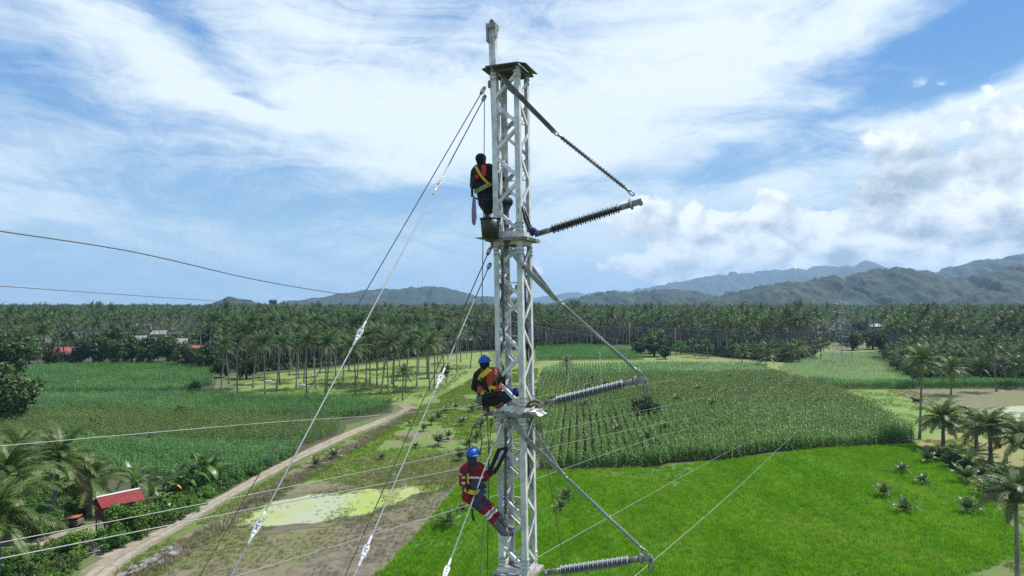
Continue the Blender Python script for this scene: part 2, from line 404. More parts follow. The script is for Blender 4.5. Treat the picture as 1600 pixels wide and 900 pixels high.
class MB:
    def __init__(s):
        s.v, s.f, s.mi = [], [], []

    def add(s, verts, faces, mi=0):
        o = len(s.v)
        s.v.extend([tuple(p) for p in verts])
        s.f.extend([tuple(i + o for i in f) for f in faces])
        s.mi.extend([mi] * len(faces))
        return s

    def box(s, c, ax, ay, az, mi=0):
        """box from centre and three half-extent vectors"""
        c, ax, ay, az = Vector(c), Vector(ax), Vector(ay), Vector(az)
        vs_ = [c + i * ax + j * ay + k * az for i in (-1, 1) for j in (-1, 1) for k in (-1, 1)]
        return s.add(vs_, [(0, 1, 3, 2), (4, 6, 7, 5), (0, 4, 5, 1), (2, 3, 7, 6), (0, 2, 6, 4), (1, 5, 7, 3)], mi)

    def beam(s, a, b, w, h, ref=(0, 0, 1), mi=0):
        a, b = Vector(a), Vector(b)
        d = b - a
        L = d.length
        d.normalize()
        ref = Vector(ref)
        if abs(d.dot(ref)) > 0.98 * ref.length:
            ref = Vector((1, 0, 0))
        x = d.cross(ref).normalized()
        y = x.cross(d).normalized()
        return s.box((a + b) / 2, d * L / 2, x * w / 2, y * h / 2, mi)

    def angle(s, a, b, n1, n2, w, t=0.008, mi=0):
        """L section from a to b; flanges run along n1 and n2 from the line a-b"""
        a, b, n1, n2 = Vector(a), Vector(b), Vector(n1).normalized(), Vector(n2).normalized()
        prof = [(0, 0), (w, 0), (w, t), (t, t), (t, w), (0, w)]
        vs_ = [p + n1 * i + n2 * j for p in (a, b) for i, j in prof]
        fs = [(i, (i + 1) % 6, 6 + (i + 1) % 6, 6 + i) for i in range(6)] + [(5, 4, 3, 2, 1, 0), (6, 7, 8, 9, 10, 11)]
        return s.add(vs_, fs, mi)

    def tube(s, path, r, n=6, cap=True, mi=0, flat=None):
        path = [Vector(p) for p in path]
        rs = r if isinstance(r, (list, tuple)) else [r] * len(path)
        vs_, fs = [], []
        px_ = None
        for i, p in enumerate(path):
            d = (path[min(i + 1, len(path) - 1)] - path[max(i - 1, 0)])
            if d.length < 1e-9:
                d = Vector((0, 0, 1))
            d.normalize()
            if px_ is None:
                ref = Vector((0, 0, 1)) if abs(d.z) < 0.9 else Vector((1, 0, 0))
                x = d.cross(ref).normalized()
            else:
                x = (px_ - d * px_.dot(d))
                x = x.normalized() if x.length > 1e-6 else d.orthogonal().normalized()
            px_ = x
            y = d.cross(x)
            for k in range(n):
                a = 2 * math.pi * k / n
                vs_.append(p + x * math.cos(a) * rs[i] + y * math.sin(a) * rs[i])
        for i in range(len(path) - 1):
            for k in range(n):
                k2 = (k + 1) % n
                fs.append((i * n + k, i * n + k2, (i + 1) * n + k2, (i + 1) * n + k))
        if cap:
            fs.append(tuple(range(n - 1, -1, -1)))
            fs.append(tuple((len(path) - 1) * n + k for k in range(n)))
        return s.add(vs_, fs, mi)

    def lathe(s, a, b, prof, n=12, mi=0):
        """prof: list of (distance along a->b in metres, radius)"""
        a, b = Vector(a), Vector(b)
        d = (b - a).normalized()
        x = d.orthogonal().normalized()
        y = d.cross(x)
        vs_, fs = [], []
        for t, r in prof:
            for k in range(n):
                an = 2 * math.pi * k / n
                vs_.append(a + d * t + (x * math.cos(an) + y * math.sin(an)) * r)
        for i in range(len(prof) - 1):
            for k in range(n):
                k2 = (k + 1) % n
                fs.append((i * n + k, i * n + k2, (i + 1) * n + k2, (i + 1) * n + k))
        fs.append(tuple(range(n - 1, -1, -1)))
        fs.append(tuple((len(prof) - 1) * n + k for k in range(n)))
        return s.add(vs_, fs, mi)

    def ball(s, c, r, nu=10, nv=7, mi=0, rot=None):
        c = Vector(c)
        r = Vector(r) if hasattr(r, '__len__') else Vector((r, r, r))
        vs_, fs = [], []
        for j in range(nv + 1):
            th = math.pi * j / nv
            for i in range(nu):
                ph = 2 * math.pi * i / nu
                p = Vector((r.x * math.sin(th) * math.cos(ph), r.y * math.sin(th) * math.sin(ph), r.z * math.cos(th)))
                if rot is not None:
                    p = rot @ p
                vs_.append(c + p)
        for j in range(nv):
            for i in range(nu):
                i2 = (i + 1) % nu
                fs.append((j * nu + i, (j + 1) * nu + i, (j + 1) * nu + i2, j * nu + i2))
        return s.add(vs_, fs, mi)

    def link(s, a, b, w, r, n=6, mi=0):
        """a chain link: a closed ring stretched from a to b, width w"""
        a, b = Vector(a), Vector(b)
        d = b - a
        L = d.length
        d.normalize()
        side = d.cross(Vector((0, 1, 0)))
        side = side.normalized() if side.length > 0.1 else Vector((1, 0, 0))
        pts = []
        for k in range(15):
            t = 2 * math.pi * k / 14
            pts.append((a + b) / 2 + d * math.cos(t) * L / 2 + side * math.sin(t) * w / 2)
        return s.tube(pts, r, n, False, mi)

    def mesh(s, name, mats, smooth=False, off=None):
        me = bpy.data.meshes.new(name)
        v = s.v if off is None else [(p[0] - off[0], p[1] - off[1], p[2] - off[2]) for p in s.v]
        me.from_pydata(v, [], s.f)
        for m in (mats if isinstance(mats, (list, tuple)) else [mats]):
            me.materials.append(m)
        if any(s.mi):
            me.polygons.foreach_set('material_index', s.mi)
        if smooth:
            me.polygons.foreach_set('use_smooth', [True] * len(s.f))
        me.update()
        return me

    def build(s, name, mats, parent=None, smooth=False):
        """link as one object; the mesh is given in world space"""
        off = ORI.get(parent.name) if parent is not None else None
        o = bpy.data.objects.new(name, s.mesh(name, mats, smooth, off))
        col.objects.link(o)
        if parent is not None:
            o.parent = parent
            ORI[o.name] = off
        return o


def tag(o, label=None, cat=None, group=None, kind=None):
    if label: o['label'] = label
    if cat: o['category'] = cat
    if group: o['group'] = group
    if kind: o['kind'] = kind
    return o


def empty(name, loc, label=None, cat=None, group=None, rotz=0.0):
    o = bpy.data.objects.new(name, None)
    o.empty_display_size = 0.3
    o.location = loc
    o.rotation_euler = (0, 0, rotz)
    col.objects.link(o)
    ORI[o.name] = Vector(loc)
    return tag(o, label, cat, group)


def use(name, mesh, parent=None, loc=(0, 0, 0), rot=(0, 0, 0), scale=(1, 1, 1)):
    """link an object that shares a mesh"""
    o = bpy.data.objects.new(name, mesh)
    o.location = loc
    o.rotation_euler = rot
    o.scale = scale
    col.objects.link(o)
    if parent is not None:
        o.parent = parent
    return o


def np_mesh(name, v, f, mats, mi=None, smooth=False):
    me = bpy.data.meshes.new(name)
    me.from_pydata(v.tolist() if hasattr(v, 'tolist') else v, [], f.tolist() if hasattr(f, 'tolist') else f)
    for m in (mats if isinstance(mats, (list, tuple)) else [mats]):
        me.materials.append(m)
    if mi is not None:
        me.polygons.foreach_set('material_index', mi)
    if smooth:
        me.polygons.foreach_set('use_smooth', [True] * len(f))
    me.update()
    return me


def vnoise(x, y, seed=0):
    xi, yi = np.floor(x).astype(np.int64), np.floor(y).astype(np.int64)
    xf, yf = x - xi, y - yi
    u, v = xf * xf * (3 - 2 * xf), yf * yf * (3 - 2 * yf)

    def h(i, j):
        n = (i * 374761393 + j * 668265263 + seed * 1442695041) & 0x7fffffff
        n = ((n ^ (n >> 13)) * 1274126177) & 0x7fffffff
        n = ((n ^ (n >> 16)) * 2246822519) & 0x7fffffff
        return (n & 0xffff) / 65535.0
    return (h(xi, yi) * (1 - u) + h(xi + 1, yi) * u) * (1 - v) + (h(xi, yi + 1) * (1 - u) + h(xi + 1, yi + 1) * u) * v


def fbm(x, y, oct=4, seed=0):
    s_, a, t = 0, 1.0, 0
    for k in range(oct):
        s_ = s_ + a * vnoise(x * 2 ** k, y * 2 ** k, seed + k)
        t += a
        a *= 0.5
    return s_ / t


def inside(poly, x, y):
    r = np.zeros(x.shape, bool)
    n = len(poly)
    for i in range(n):
        x1, y1 = poly[i][0], poly[i][1]
        x2, y2 = poly[(i + 1) % n][0], poly[(i + 1) % n][1]
        c = ((y1 > y) != (y2 > y)) & (x < (x2 - x1) * (y - y1) / ((y2 - y1) if y2 != y1 else 1e-9) + x1)
        r ^= c
    return r


def gpoly(pts, z=0.0):
    return [(G(x, y, z).x, G(x, y, z).y) for x, y in pts]


_sheet = [0]


def sheet(name, pts, material, jit=0.004, world=False, z=None, step=0.005):
    """a ground sheet whose outline is given as photograph points laid on the ground, edges roughened"""
    _sheet[0] += 1
    zz_ = 0.0014 * _sheet[0] if z is None else z
    poly = pts if world else gpoly(pts)
    out = []
    n = len(poly)
    for i in range(n):
        a, b = Vector(poly[i]), Vector(poly[(i + 1) % n])
        L = (b - a).length
        st = max(0.5, step * (a.y + b.y) / 2)
        k = max(1, int(L / st))
        nr = Vector((-(b - a).y, (b - a).x))
        nr = nr.normalized() if nr.length else nr
        for j in range(k):
            p = a.lerp(b, j / k)
            w = 0.035 * p.y
            o_ = float(fbm(np.array([p.x / w + 17.0 * _sheet[0]]), np.array([p.y / w]), 4, 77)[0]) - 0.5
            q = p + nr * o_ * 4.2 * jit * p.y * min(1.0, 4 * j / k, 4 * (1 - j / k))
            out.append((q.x, q.y, zz_))
    me = bpy.data.meshes.new(name)
    me.from_pydata(out, [], [tuple(range(len(out)))])
    me.materials.append(material)
    o = bpy.data.objects.new(name, me)
    col.objects.link(o)
    if me.polygons[0].normal.z < 0:
        me.flip_normals()
    return tag(o, kind='structure')


# ---- instanced ground cover (only for what nobody could count)
def make_group(coll):
    ng = bpy.data.node_groups.new('scatter_' + coll.name, 'GeometryNodeTree')
    ng.interface.new_socket('Geometry', in_out='INPUT', socket_type='NodeSocketGeometry')
    ng.interface.new_socket('Geometry', in_out='OUTPUT', socket_type='NodeSocketGeometry')
    q = NG(ng)
    gi, go = q.n('NodeGroupInput'), q.n('NodeGroupOutput')
    ci = q.n('GeometryNodeCollectionInfo')
    ci.inputs['Collection'].default_value = coll
    ci.inputs['Separate Children'].default_value = True
    ci.inputs['Reset Children'].default_value = True
    mp = q.n('GeometryNodeMeshToPoints')
    ip = q.n('GeometryNodeInstanceOnPoints')

    def attr(nm, ty):
        a = q.n('GeometryNodeInputNamedAttribute', data_type=ty)
        a.inputs['Name'].default_value = nm
        return a.outputs[0]
    e2r = q.n('FunctionNodeEulerToRotation')
    L = ng.links.new
    L(attr('rot', 'FLOAT_VECTOR'), e2r.inputs[0])
    L(gi.outputs[0], mp.inputs['Mesh'])
    L(mp.outputs[0], ip.inputs['Points'])
    L(ci.outputs[0], ip.inputs['Instance'])
    ip.inputs['Pick Instance'].default_value = True
    L(attr('idx', 'INT'), ip.inputs['Instance Index'])
    L(e2r.outputs[0], ip.inputs['Rotation'])
    L(attr('scl', 'FLOAT_VECTOR'), ip.inputs['Scale'])
    L(ip.outputs[0], go.inputs[0])
    return ng


COLL = {}


def proto_coll(name, meshes):
    c = bpy.data.collections.new(name)
    for i, m in enumerate(meshes):
        o = bpy.data.objects.new('%s_%02d' % (name, i), m)
        c.objects.link(o)
    COLL[name] = (c, make_group(c), len(meshes))


def scatter(name, pts, coll, rot=None, scl=None, label=None, cat=None, tilt=0.0):
    pts = np.asarray(pts, float)
    n = len(pts)
    c, ng, k = COLL[coll]
    me = bpy.data.meshes.new(name)
    me.vertices.add(n)
    me.vertices.foreach_set('co', pts.astype(np.float32).ravel())
    rt = np.zeros((n, 3), np.float32)
    rt[:, 2] = rng.uniform(0, 2 * math.pi, n) if rot is None else rot
    if tilt:
        rt[:, 0] = rng.normal(0, tilt, n); rt[:, 1] = rng.normal(0, tilt, n)
    a = me.attributes.new('rot', 'FLOAT_VECTOR', 'POINT'); a.data.foreach_set('vector', rt.ravel())
    s3 = np.ones((n, 3), np.float32)
    if scl is not None:
        scl = np.asarray(scl, np.float32)
        s3 = scl if scl.ndim == 2 else np.repeat(scl[:, None], 3, 1)
    a = me.attributes.new('scl', 'FLOAT_VECTOR', 'POINT'); a.data.foreach_set('vector', np.ascontiguousarray(s3, np.float32).ravel())
    a = me.attributes.new('idx', 'INT', 'POINT'); a.data.foreach_set('value', rng.integers(0, k, n).astype(np.int32))
    o = bpy.data.objects.new(name, me)
    col.objects.link(o)
    md = o.modifiers.new('scatter', 'NODES')
    md.node_group = ng
    return tag(o, label, cat, kind='stuff')


def grid_points(poly, sx, sy, ang=0.0, jit=0.25):
    """jittered rows inside a world polygon; rows run along direction ang from +Y"""
    p = np.array(poly)
    c = p.mean(0)
    rad = np.abs(p - c).max() * 1.5
    nx, ny = int(2 * rad / sx) + 1, int(2 * rad / sy) + 1
    i, j = np.meshgrid(np.arange(nx), np.arange(ny))
    u = (i.ravel() - nx / 2) * sx + rng.normal(0, jit * 0.35, i.size) * sx
    v = (j.ravel() - ny / 2) * sy + rng.uniform(-jit, jit, i.size) * sy
    ca, sa = math.cos(ang), math.sin(ang)
    x, y = c[0] + u * ca + v * sa, c[1] - u * sa + v * ca
    k = inside(poly, x, y)
    return x[k], y[k]


# ================================================================== SETTING
BIG = 16000
gm = MB()
gm.add([(-BIG, -400, 0), (BIG, -400, 0), (BIG, 16000, 0), (-BIG, 16000, 0)], [(0, 1, 2, 3)])
tag(gm.build('ground', MT['ground']), kind='structure')
sm = MB()
sm.add([(-15000, 4200, 0.2), (-900, 4200, 0.2), (-2500, 15500, 0.2), (-15000, 15500, 0.2)], [(0, 1, 2, 3)])
tag(sm.build('sea', MT['sea']), kind='structure')

sheet('forest_floor', [(-700, 577), (0, 572), (60, 572), (300, 571), (335, 588), (400, 588), (480, 579), (560, 571), (640, 563), (740, 550), (840, 547), (1000, 541), (1060, 550), (1150, 562), (1235, 569), (1262, 562), (1275, 548), (1300, 536), (1350, 530), (1372, 530), (1383, 556), (1400, 577), (1430, 594), (1500, 600), (2300, 610), (1900, 484), (1200, 482), (800, 482), (200, 482), (-400, 484)], MT['floor'], jit=0.002, step=0.02)  # dark sheet over the ground, forest shade put into its colour
sheet('strip_meadow', [(250, 960), (330, 830), (470, 730), (640, 638), (720, 600), (760, 575), (850, 566), (860, 575), (850, 740), (720, 800), (640, 870), (560, 960)], MT['strip'])
sheet('fallow_field', [(-150, 1160), (120, 960), (200, 892), (330, 815), (420, 770), (560, 742), (700, 700), (745, 706), (735, 740), (705, 775), (650, 845), (570, 930), (380, 1160)], MT['fallow'])
sheet('brown_mud_bank', [(560, 800), (640, 770), (690, 742), (735, 728), (718, 760), (690, 795), (640, 850), (600, 880), (560, 925), (470, 950), (420, 930), (470, 880), (520, 850)], MT['brown'], jit=0.012)
sheet('mown_lawn', [(330, 625), (380, 600), (420, 585), (520, 575), (640, 562), (760, 550), (770, 566), (720, 600), (660, 632), (612, 628), (520, 621), (400, 620)], MT['lawn'])
sheet('rice_paddy', [(540, 960), (590, 898), (645, 845), (702, 778), (735, 724), (848, 736), (1030, 730), (1130, 719), (1290, 701), (1432, 694), (1500, 740), (1552, 786), (1596, 838), (1600, 868), (1540, 892), (1400, 930), (1250, 1015), (1000, 1160), (370, 1160)], MT['paddy'])
sheet('corn_ground', [(845, 738), (1030, 731), (1045, 724), (1140, 720), (1200, 708), (1432, 693), (1370, 650), (1300, 612), (1200, 574), (1000, 570), (850, 578), (840, 600)], MT['soil'])
sheet('distant_meadow', [(835, 575), (850, 563), (1000, 560), (1060, 556), (1180, 560), (1240, 566), (1290, 575), (1200, 576), (1000, 572)], MT['yellow_grass'])
sheet('clearing_field', [(1240, 566), (1290, 545), (1400, 545), (1430, 602), (1290, 606), (1210, 576)], MT['yellow_grass'])
sheet('pasture_field', [(1290, 611), (1420, 608), (1500, 608), (1540, 640), (1530, 690), (1440, 695), (1370, 650)], MT['pasture'])
sheet('bare_earth_field', [(1395, 608), (1700, 604), (1720, 660), (1560, 650), (1480, 640), (1420, 625)], MT['fallow'], jit=0.008)
sheet('sandy_earth_field', [(1430, 693), (1500, 668), (1720, 655), (1760, 780), (1600, 790), (1520, 755), (1480, 735)], MT['sand'], jit=0.006)
sheet('left_field_ground', [(-420, 740), (-420, 572), (40, 572), (180, 568), (300, 569), (340, 580), (330, 612), (420, 620), (614, 628), (612, 645), (540, 664), (530, 682), (440, 728), (340, 775), (250, 800), (150, 760), (60, 720)], MT['soil'])
sheet('verge', [(90, 960), (180, 900), (262, 858), (330, 815), (400, 768), (470, 730), (560, 683), (650, 634), (655, 641), (575, 690), (480, 744), (415, 782), (345, 830), (280, 872), (200, 920), (150, 960)], MT['verge'], jit=0.010)
sheet('dirt_road', [(-120, 1160), (60, 960), (130, 890), (190, 853), (262, 817), (335, 779), (402, 742), (471, 706), (541, 675), (600, 652), (632, 639), (618, 632), (600, 633), (570, 629), (600, 628), (638, 631), (650, 637), (605, 658), (544, 683), (476, 715), (408, 751), (342, 789), (283, 827), (233, 858), (184, 892), (120, 960), (-40, 1160)], MT['road'], jit=0.003)
sheet('farm_yard', [(40, 850), (95, 832), (150, 822), (210, 838), (200, 862), (165, 872), (120, 862)], MT['yard'])
for k_, w_ in ((0.28, 0.16), (0.72, 0.16)):
    left_ = [(-95, 1160), (75, 960), (136, 892), (198, 853), (267, 817), (335, 779), (402, 742), (471, 706), (541, 675), (600, 652)]
    right_ = [(-60, 1160), (110, 960), (178, 892), (226, 856), (279, 826), (342, 789), (408, 751), (476, 715), (544, 683), (605, 658)]
    l3, r3 = gpoly(left_), gpoly(right_)
    A_ = [(l[0] + (r[0] - l[0]) * (k_ - w_), l[1] + (r[1] - l[1]) * (k_ - w_)) for l, r in zip(l3, r3)]
    B_ = [(l[0] + (r[0] - l[0]) * (k_ + w_), l[1] + (r[1] - l[1]) * (k_ + w_)) for l, r in zip(l3, r3)]
    sheet('road_rut', A_ + B_[::-1], MT['rut'], jit=0.0015, world=True)
pondA = [(338, 814), (395, 792), (470, 777), (560, 766), (640, 760), (690, 758), (692, 764), (650, 772), (618, 788), (566, 806), (470, 818), (400, 822)]
sheet('pond_mud', [(318, 818), (385, 788), (465, 771), (560, 760), (645, 754), (712, 752), (716, 764), (668, 779), (630, 794), (572, 814), (470, 827), (390, 832)], MT['mud'], jit=0.012)
sheet('algae_pond', pondA, MT['algae'], jit=0.012, step=0.004)
sheet('far_pond', [(1545, 640), (1600, 634), (1700, 640), (1690, 656), (1600, 660), (1560, 652)], MT['algae'], jit=0.004)


# ---- hills
def hill(name, prof, dist, depth, bump, seed, material, step, tree=12.0):
    prof = sorted(prof)
    x0, x1 = [(p[0] - 800) / FPX * dist for p in (prof[0], prof[-1])]
    nx, ny = int((x1 - x0) / step), int(2 * depth / step)
    xs = np.linspace(x0, x1, nx)
    ts = np.linspace(-1, 1, ny)
    Hs = np.interp(xs, [(p[0] - 800) / FPX * dist for p in prof], [CAM_H + (HORIZON - p[1]) / FPX * dist for p in prof])
    Hs = np.maximum(Hs, 0)
    x, t = np.meshgrid(xs, ts)
    H = np.repeat(Hs[None, :], ny, 0)
    wob = (fbm(x / (depth * 0.35), t * 1.6 + 5, 4, seed) - 0.5) * 0.9
    tt = np.clip(np.abs(t + wob * (1 - np.abs(t))), 0, 1)
    sh = np.cos(tt * math.pi / 2) ** 1.35
    z = H * sh
    y = dist + t * depth
    z = z + (fbm(x / 90, y / 90, 3, seed + 3) - 0.5) * bump * 2.4 * np.clip(z / 40, 0, 1)
    z = z + (fbm(x / tree, y / tree, 2, seed + 9) ** 1.5) * bump * 2.0 * np.clip(z / 15, 0, 1)
    gul = 1 - 2 * np.abs(fbm(x / 120 + 9 + wob * 2, y / 520, 4, seed + 20) - 0.5)
    z = z - np.clip((gul - 0.60) * 2.6, 0, 1) * 0.60 * H * sh * np.clip(1.15 - sh, 0, 1) * 1.6
    z = z - 0.6 + 0.0 * x
    v = np.stack([x.ravel(), y.ravel(), z.ravel()], 1)
    i, j = np.meshgrid(np.arange(nx - 1), np.arange(ny - 1))
    b = (j * nx + i).ravel()
    f = np.stack([b, b + 1, b + nx + 1, b + nx], 1)
    o = bpy.data.objects.new(name, np_mesh(name, v, f, material, smooth=True))
    col.objects.link(o)
    return tag(o, kind='structure')


hill('wooded_hill', [(420, 478), (470, 470), (500, 465), (540, 459), (560, 457), (590, 450), (640, 448), (690, 450), (715, 456), (740, 460), (770, 464), (810, 468), (850, 476)], 3400, 420, 6, 1, MT['hill'], 9)
hill('wooded_ridge', [(1060, 480), (1120, 468), (1150, 456), (1190, 448), (1245, 436), (1290, 433), (1325, 431), (1350, 424), (1380, 420), (1410, 425), (1440, 432), (1490, 430), (1550, 425), (1600, 418), (1680, 424), (1800, 440), (1900, 478)], 2000, 420, 7, 2, MT['hill'], 6.5)
hill('lower_green_hill', [(850, 478), (900, 466), (930, 458), (955, 455), (980, 458), (1010, 455), (1050, 452), (1085, 454), (1110, 462), (1150, 472), (1190, 479)], 2500, 300, 6, 3, MT['hill'], 7)
hill('high_ridge', [(1280, 478), (1350, 440), (1420, 424), (1480, 417), (1540, 408), (1600, 399), (1700, 392), (1850, 410), (2000, 470)], 3600, 700, 8, 4, MT['hill'], 14, 16)
hill('knoll', [(1490, 478), (1515, 462), (1540, 452), (1560, 456), (1600, 466), (1640, 479)], 1500, 160, 6, 5, MT['hill'], 5)
hill('blue_mountain', [(840, 476), (900, 468), (960, 458), (1000, 452), (1060, 441), (1120, 431), (1150, 427), (1190, 426), (1230, 422), (1280, 417), (1330, 410), (1370, 416), (1420, 426), (1500, 436), (1600, 450), (1700, 474)], 7200, 1400, 16, 6, MT['hill_far'], 45, 60)
hill('far_blue_mountain', [(560, 476), (620, 470), (700, 468), (770, 464), (830, 466), (890, 458), (950, 456), (1020, 458), (1100, 466), (1160, 476)], 8600, 900, 10, 7, MT['hill_far'], 50, 60)

# ================================================================== PLANTS


def frond_geo(v, f, mi, az_, el0, L, droop, nl, lw, ll, seed, m=0, twist=0.0, hang=0.5):
    """one feather frond: arched rachis with paired leaflets"""
    rr = random.Random(seed)
    ns = 7
    pts = []
    e = el0
    p = Vector((0, 0, 0))
    h = Vector((math.cos(az_), math.sin(az_), 0))
    sd_ = Vector((-math.sin(az_), math.cos(az_), 0))
    for i in range(ns + 1):
        pts.append((p.copy(), e))
        e2 = el0 - droop * ((i + 1) / ns) ** 1.3
        p = p + (h * math.cos(e) + Vector((0, 0, 1)) * math.sin(e)) * (L / ns)
        e = e2
    def at(t):
        k = min(int(t * ns), ns - 1)
        w = t * ns - k
        return pts[k][0].lerp(pts[k + 1][0], w), pts[k][1] * (1 - w) + pts[k + 1][1] * w
    # rachis
    o = len(v)
    for i in range(ns + 1):
        w = 0.055 * (1 - 0.85 * i / ns) * (L / 4.5)
        q = pts[i][0]
        v += [tuple(q + sd_ * w), tuple(q - sd_ * w), tuple(q + Vector((0, 0, w * 1.3)))]
    for i in range(ns):
        a = o + 3 * i
        f += [(a, a + 1, a + 4, a + 3), (a, a + 3, a + 5, a + 2), (a + 1, a + 2, a + 5, a + 4)]
        mi += [m] * 3
    for k in range(nl):
        t = 0.14 + 0.86 * (k + 0.5) / nl
        q, e = at(t)
        fw = h * math.cos(e) + Vector((0, 0, 1)) * math.sin(e)
        up = -h * math.sin(e) + Vector((0, 0, 1)) * math.cos(e)
        prof = math.sin(math.pi * min(1, 0.18 + 0.80 * t)) ** 0.65
        for s_ in (-1, 1):
            l = ll * prof * rr.uniform(0.8, 1.12)
            d = (fw * (0.42 + 0.55 * t) + sd_ * s_ * 0.8 + up * rr.uniform(-0.05, 0.30)).normalized()
            tip = q + d * l - Vector((0, 0, 1)) * l * hang * rr.uniform(0.5, 1.2)
            mid = q + d * l * 0.55 - Vector((0, 0, 1)) * l * hang * 0.18
            wv = fw * lw * 0.5
            o = len(v)
            v += [tuple(q - wv * 0.6), tuple(q + wv * 0.6), tuple(mid + wv), tuple(mid - wv), tuple(tip)]
            f += [(o, o + 1, o + 2, o + 3), (o + 3, o + 2, o + 4)]
            mi += [m] * 2


def crown_mesh(name, nf, L, nl, lw, ll, seed, mats, nuts=True, young=False, upright=0.0):
    rr = random.Random(seed)
    v, f, mi = [], [], []
    for k in range(nf):
        t = k / (nf - 1)
        el0 = R((84 - 54 * t) if young else (82 - 108 * t ** 1.05)) + R(rr.uniform(-8, 8))
        az_ = k * 2.39996 + rr.uniform(-0.25, 0.25)
        dr = R(rr.uniform(55, 88)) * (0.75 + 0.35 * t) * (0.8 if young else 1)
        if el0 < R(-5):
            dr *= 0.65
        m = 1 if (t > 0.86 and rr.random() < 0.4) else 0
        frond_geo(v, f, mi, az_, el0, L * rr.uniform(0.85, 1.1) * (0.85 if t < 0.15 else 1), dr, nl, lw, ll, seed * 97 + k, m)
    mb = MB()
    mb.v, mb.f, mb.mi = v, f, mi
    if nuts:
        for k in range(7):
            a = rr.uniform(0, 6.28)
            mb.ball((math.cos(a) * 0.35, math.sin(a) * 0.35, -0.35 - rr.uniform(0, 0.3)), 0.17, 6, 4, 2)
    return mb.mesh(name, mats)


def trunk_mesh(name, bend, r0, r1, n=7, sides=7, material='trunk'):
    """unit height trunk, gently curved; scaled in z per tree"""
    mb = MB()
    path, rad = [], []
    for i in range(n + 1):
        t = i / n
        path.append((bend * (t * t) * 1.0 - bend * 0.0, bend * 0.3 * math.sin(t * 3), t))
        rad.append(r0 + (r1 - r0) * t + (0.10 if i == 0 else 0))
    # tube frames assume metric z, so build at real-ish proportion and squash
    path = [(p[0], p[1], p[2] * 14) for p in path]
    mb.tube(path, rad, sides)
    mb.v = [(a, b, c / 14) for a, b, c in mb.v]
    return mb.mesh(name, MT[material], True)


FM = [MT['frond'], MT['frond_old'], MT['nut']]
FF = [MT['frond_far'], MT['frond_old'], MT['nut']]
crowns = [crown_mesh('palm_crown', 25 + (i % 3) * 2, 4.6 + 0.25 * (i % 3), 17, 0.17, 0.95, 11 + i, FF) for i in range(6)]
crowns_mid = [crown_mesh('palm_crown_near', 24 + 2 * (i % 2), 4.5, 26, 0.11, 1.0, 31 + i, FM) for i in range(4)]
crowns_far = [crown_mesh('palm_crown_small', 17, 4.7, 8, 0.36, 1.0, 51 + i, FF, False) for i in range(5)]
TB = [0.0, 0.5, -0.6, 1.0, 0.25]
trunks = [trunk_mesh('palm_trunk', b, 0.20, 0.13) for b in TB]
young_crowns = [crown_mesh('young_palm_crown', 11, 1.9, 16, 0.12, 0.50, 71 + i, [MT['frond_young'], MT['frond_young'], MT['nut']], False, young=True) for i in range(4)]
bush_palm = [crown_mesh('bush_palm_crown', 20, 3.4, 24, 0.10, 0.8, 81 + i, FM, False) for i in range(2)]

# forest palms that nobody could count
fp = []
for i, cm in enumerate(crowns_far):
    mb = MB()
    mb.v = [tuple(q.co) for q in cm.vertices]
    mb.v = [(a + TB[i % 5], b, c + 14) for a, b, c in mb.v]
    mb.f = [tuple(p.vertices) for p in cm.polygons]
    mb.mi = [p.material_index for p in cm.polygons]
    mb.tube([(0, 0, 0), (TB[i % 5] * 0.3, 0, 7), (TB[i % 5], 0, 14)], [0.22, 0.16, 0.12], 5, False, 2)
    fp.append(mb.mesh('forest_palm', [MT['frond_far'], MT['frond_old'], MT['trunk']]))
proto_coll('forest_palm', fp)

FRONT = [(-900, 566), (-400, 562), (0, 556), (60, 552), (130, 550), (300, 552), (330, 570), (400, 582), (480, 576), (560, 568), (640, 560), (740, 548), (840, 545), (1000, 538), (1060, 548), (1150, 560), (1235, 568), (1262, 562), (1275, 548), (1300, 536), (1350, 530), (1372, 530), (1383, 556), (1398, 575), (1430, 592), (1500, 598), (1700, 604), (2000, 610)]
fx_, fy_ = [p[0] for p in FRONT], [p[1] for p in FRONT]
VILLAGE = [(200, 560), (215, 520), (330, 520), (330, 556)]
cand = []
y0 = 170.0
while y0 < 2300:
    sp = 5.4 if y0 < 420 else (7.6 if y0 < 900 else 10.5)
    xm = y0 * 1.12
    n = int(2 * xm / sp)
    xs = np.linspace(-xm, xm, n) + rng.uniform(-0.42, 0.42, n) * sp
    ys = y0 + rng.uniform(-0.42, 0.42, n) * sp
    px, py = 800 + FPX * xs / ys, HORIZON + FPX * CAM_H / ys
    ok = (py < np.interp(px, fx_, fy_)) & (px > -400) & (px < 2000)
    ok &= ~((px > 200) & (px < 335) & (py > 519) & (rng.random(n) < 0.9))
    ok &= ~((px > 60) & (px < 210) & (py > 519) & (rng.random(n) < 0.55))
    ok &= ~((px > 1275) & (px < 1385) & (py > 503) & (rng.random(n) < 0.72))
    ok &= rng.random(n) < 0.93
    cand.append(np.stack([xs[ok], ys[ok]], 1))
    y0 += sp
cand = np.concatenate(cand)
px = 800 + FPX * cand[:, 0] / cand[:, 1]
cand = cand[np.argsort(np.hypot(cand[:, 0], cand[:, 1]) + 5000 * ((px < -20) | (px > 1620)))]

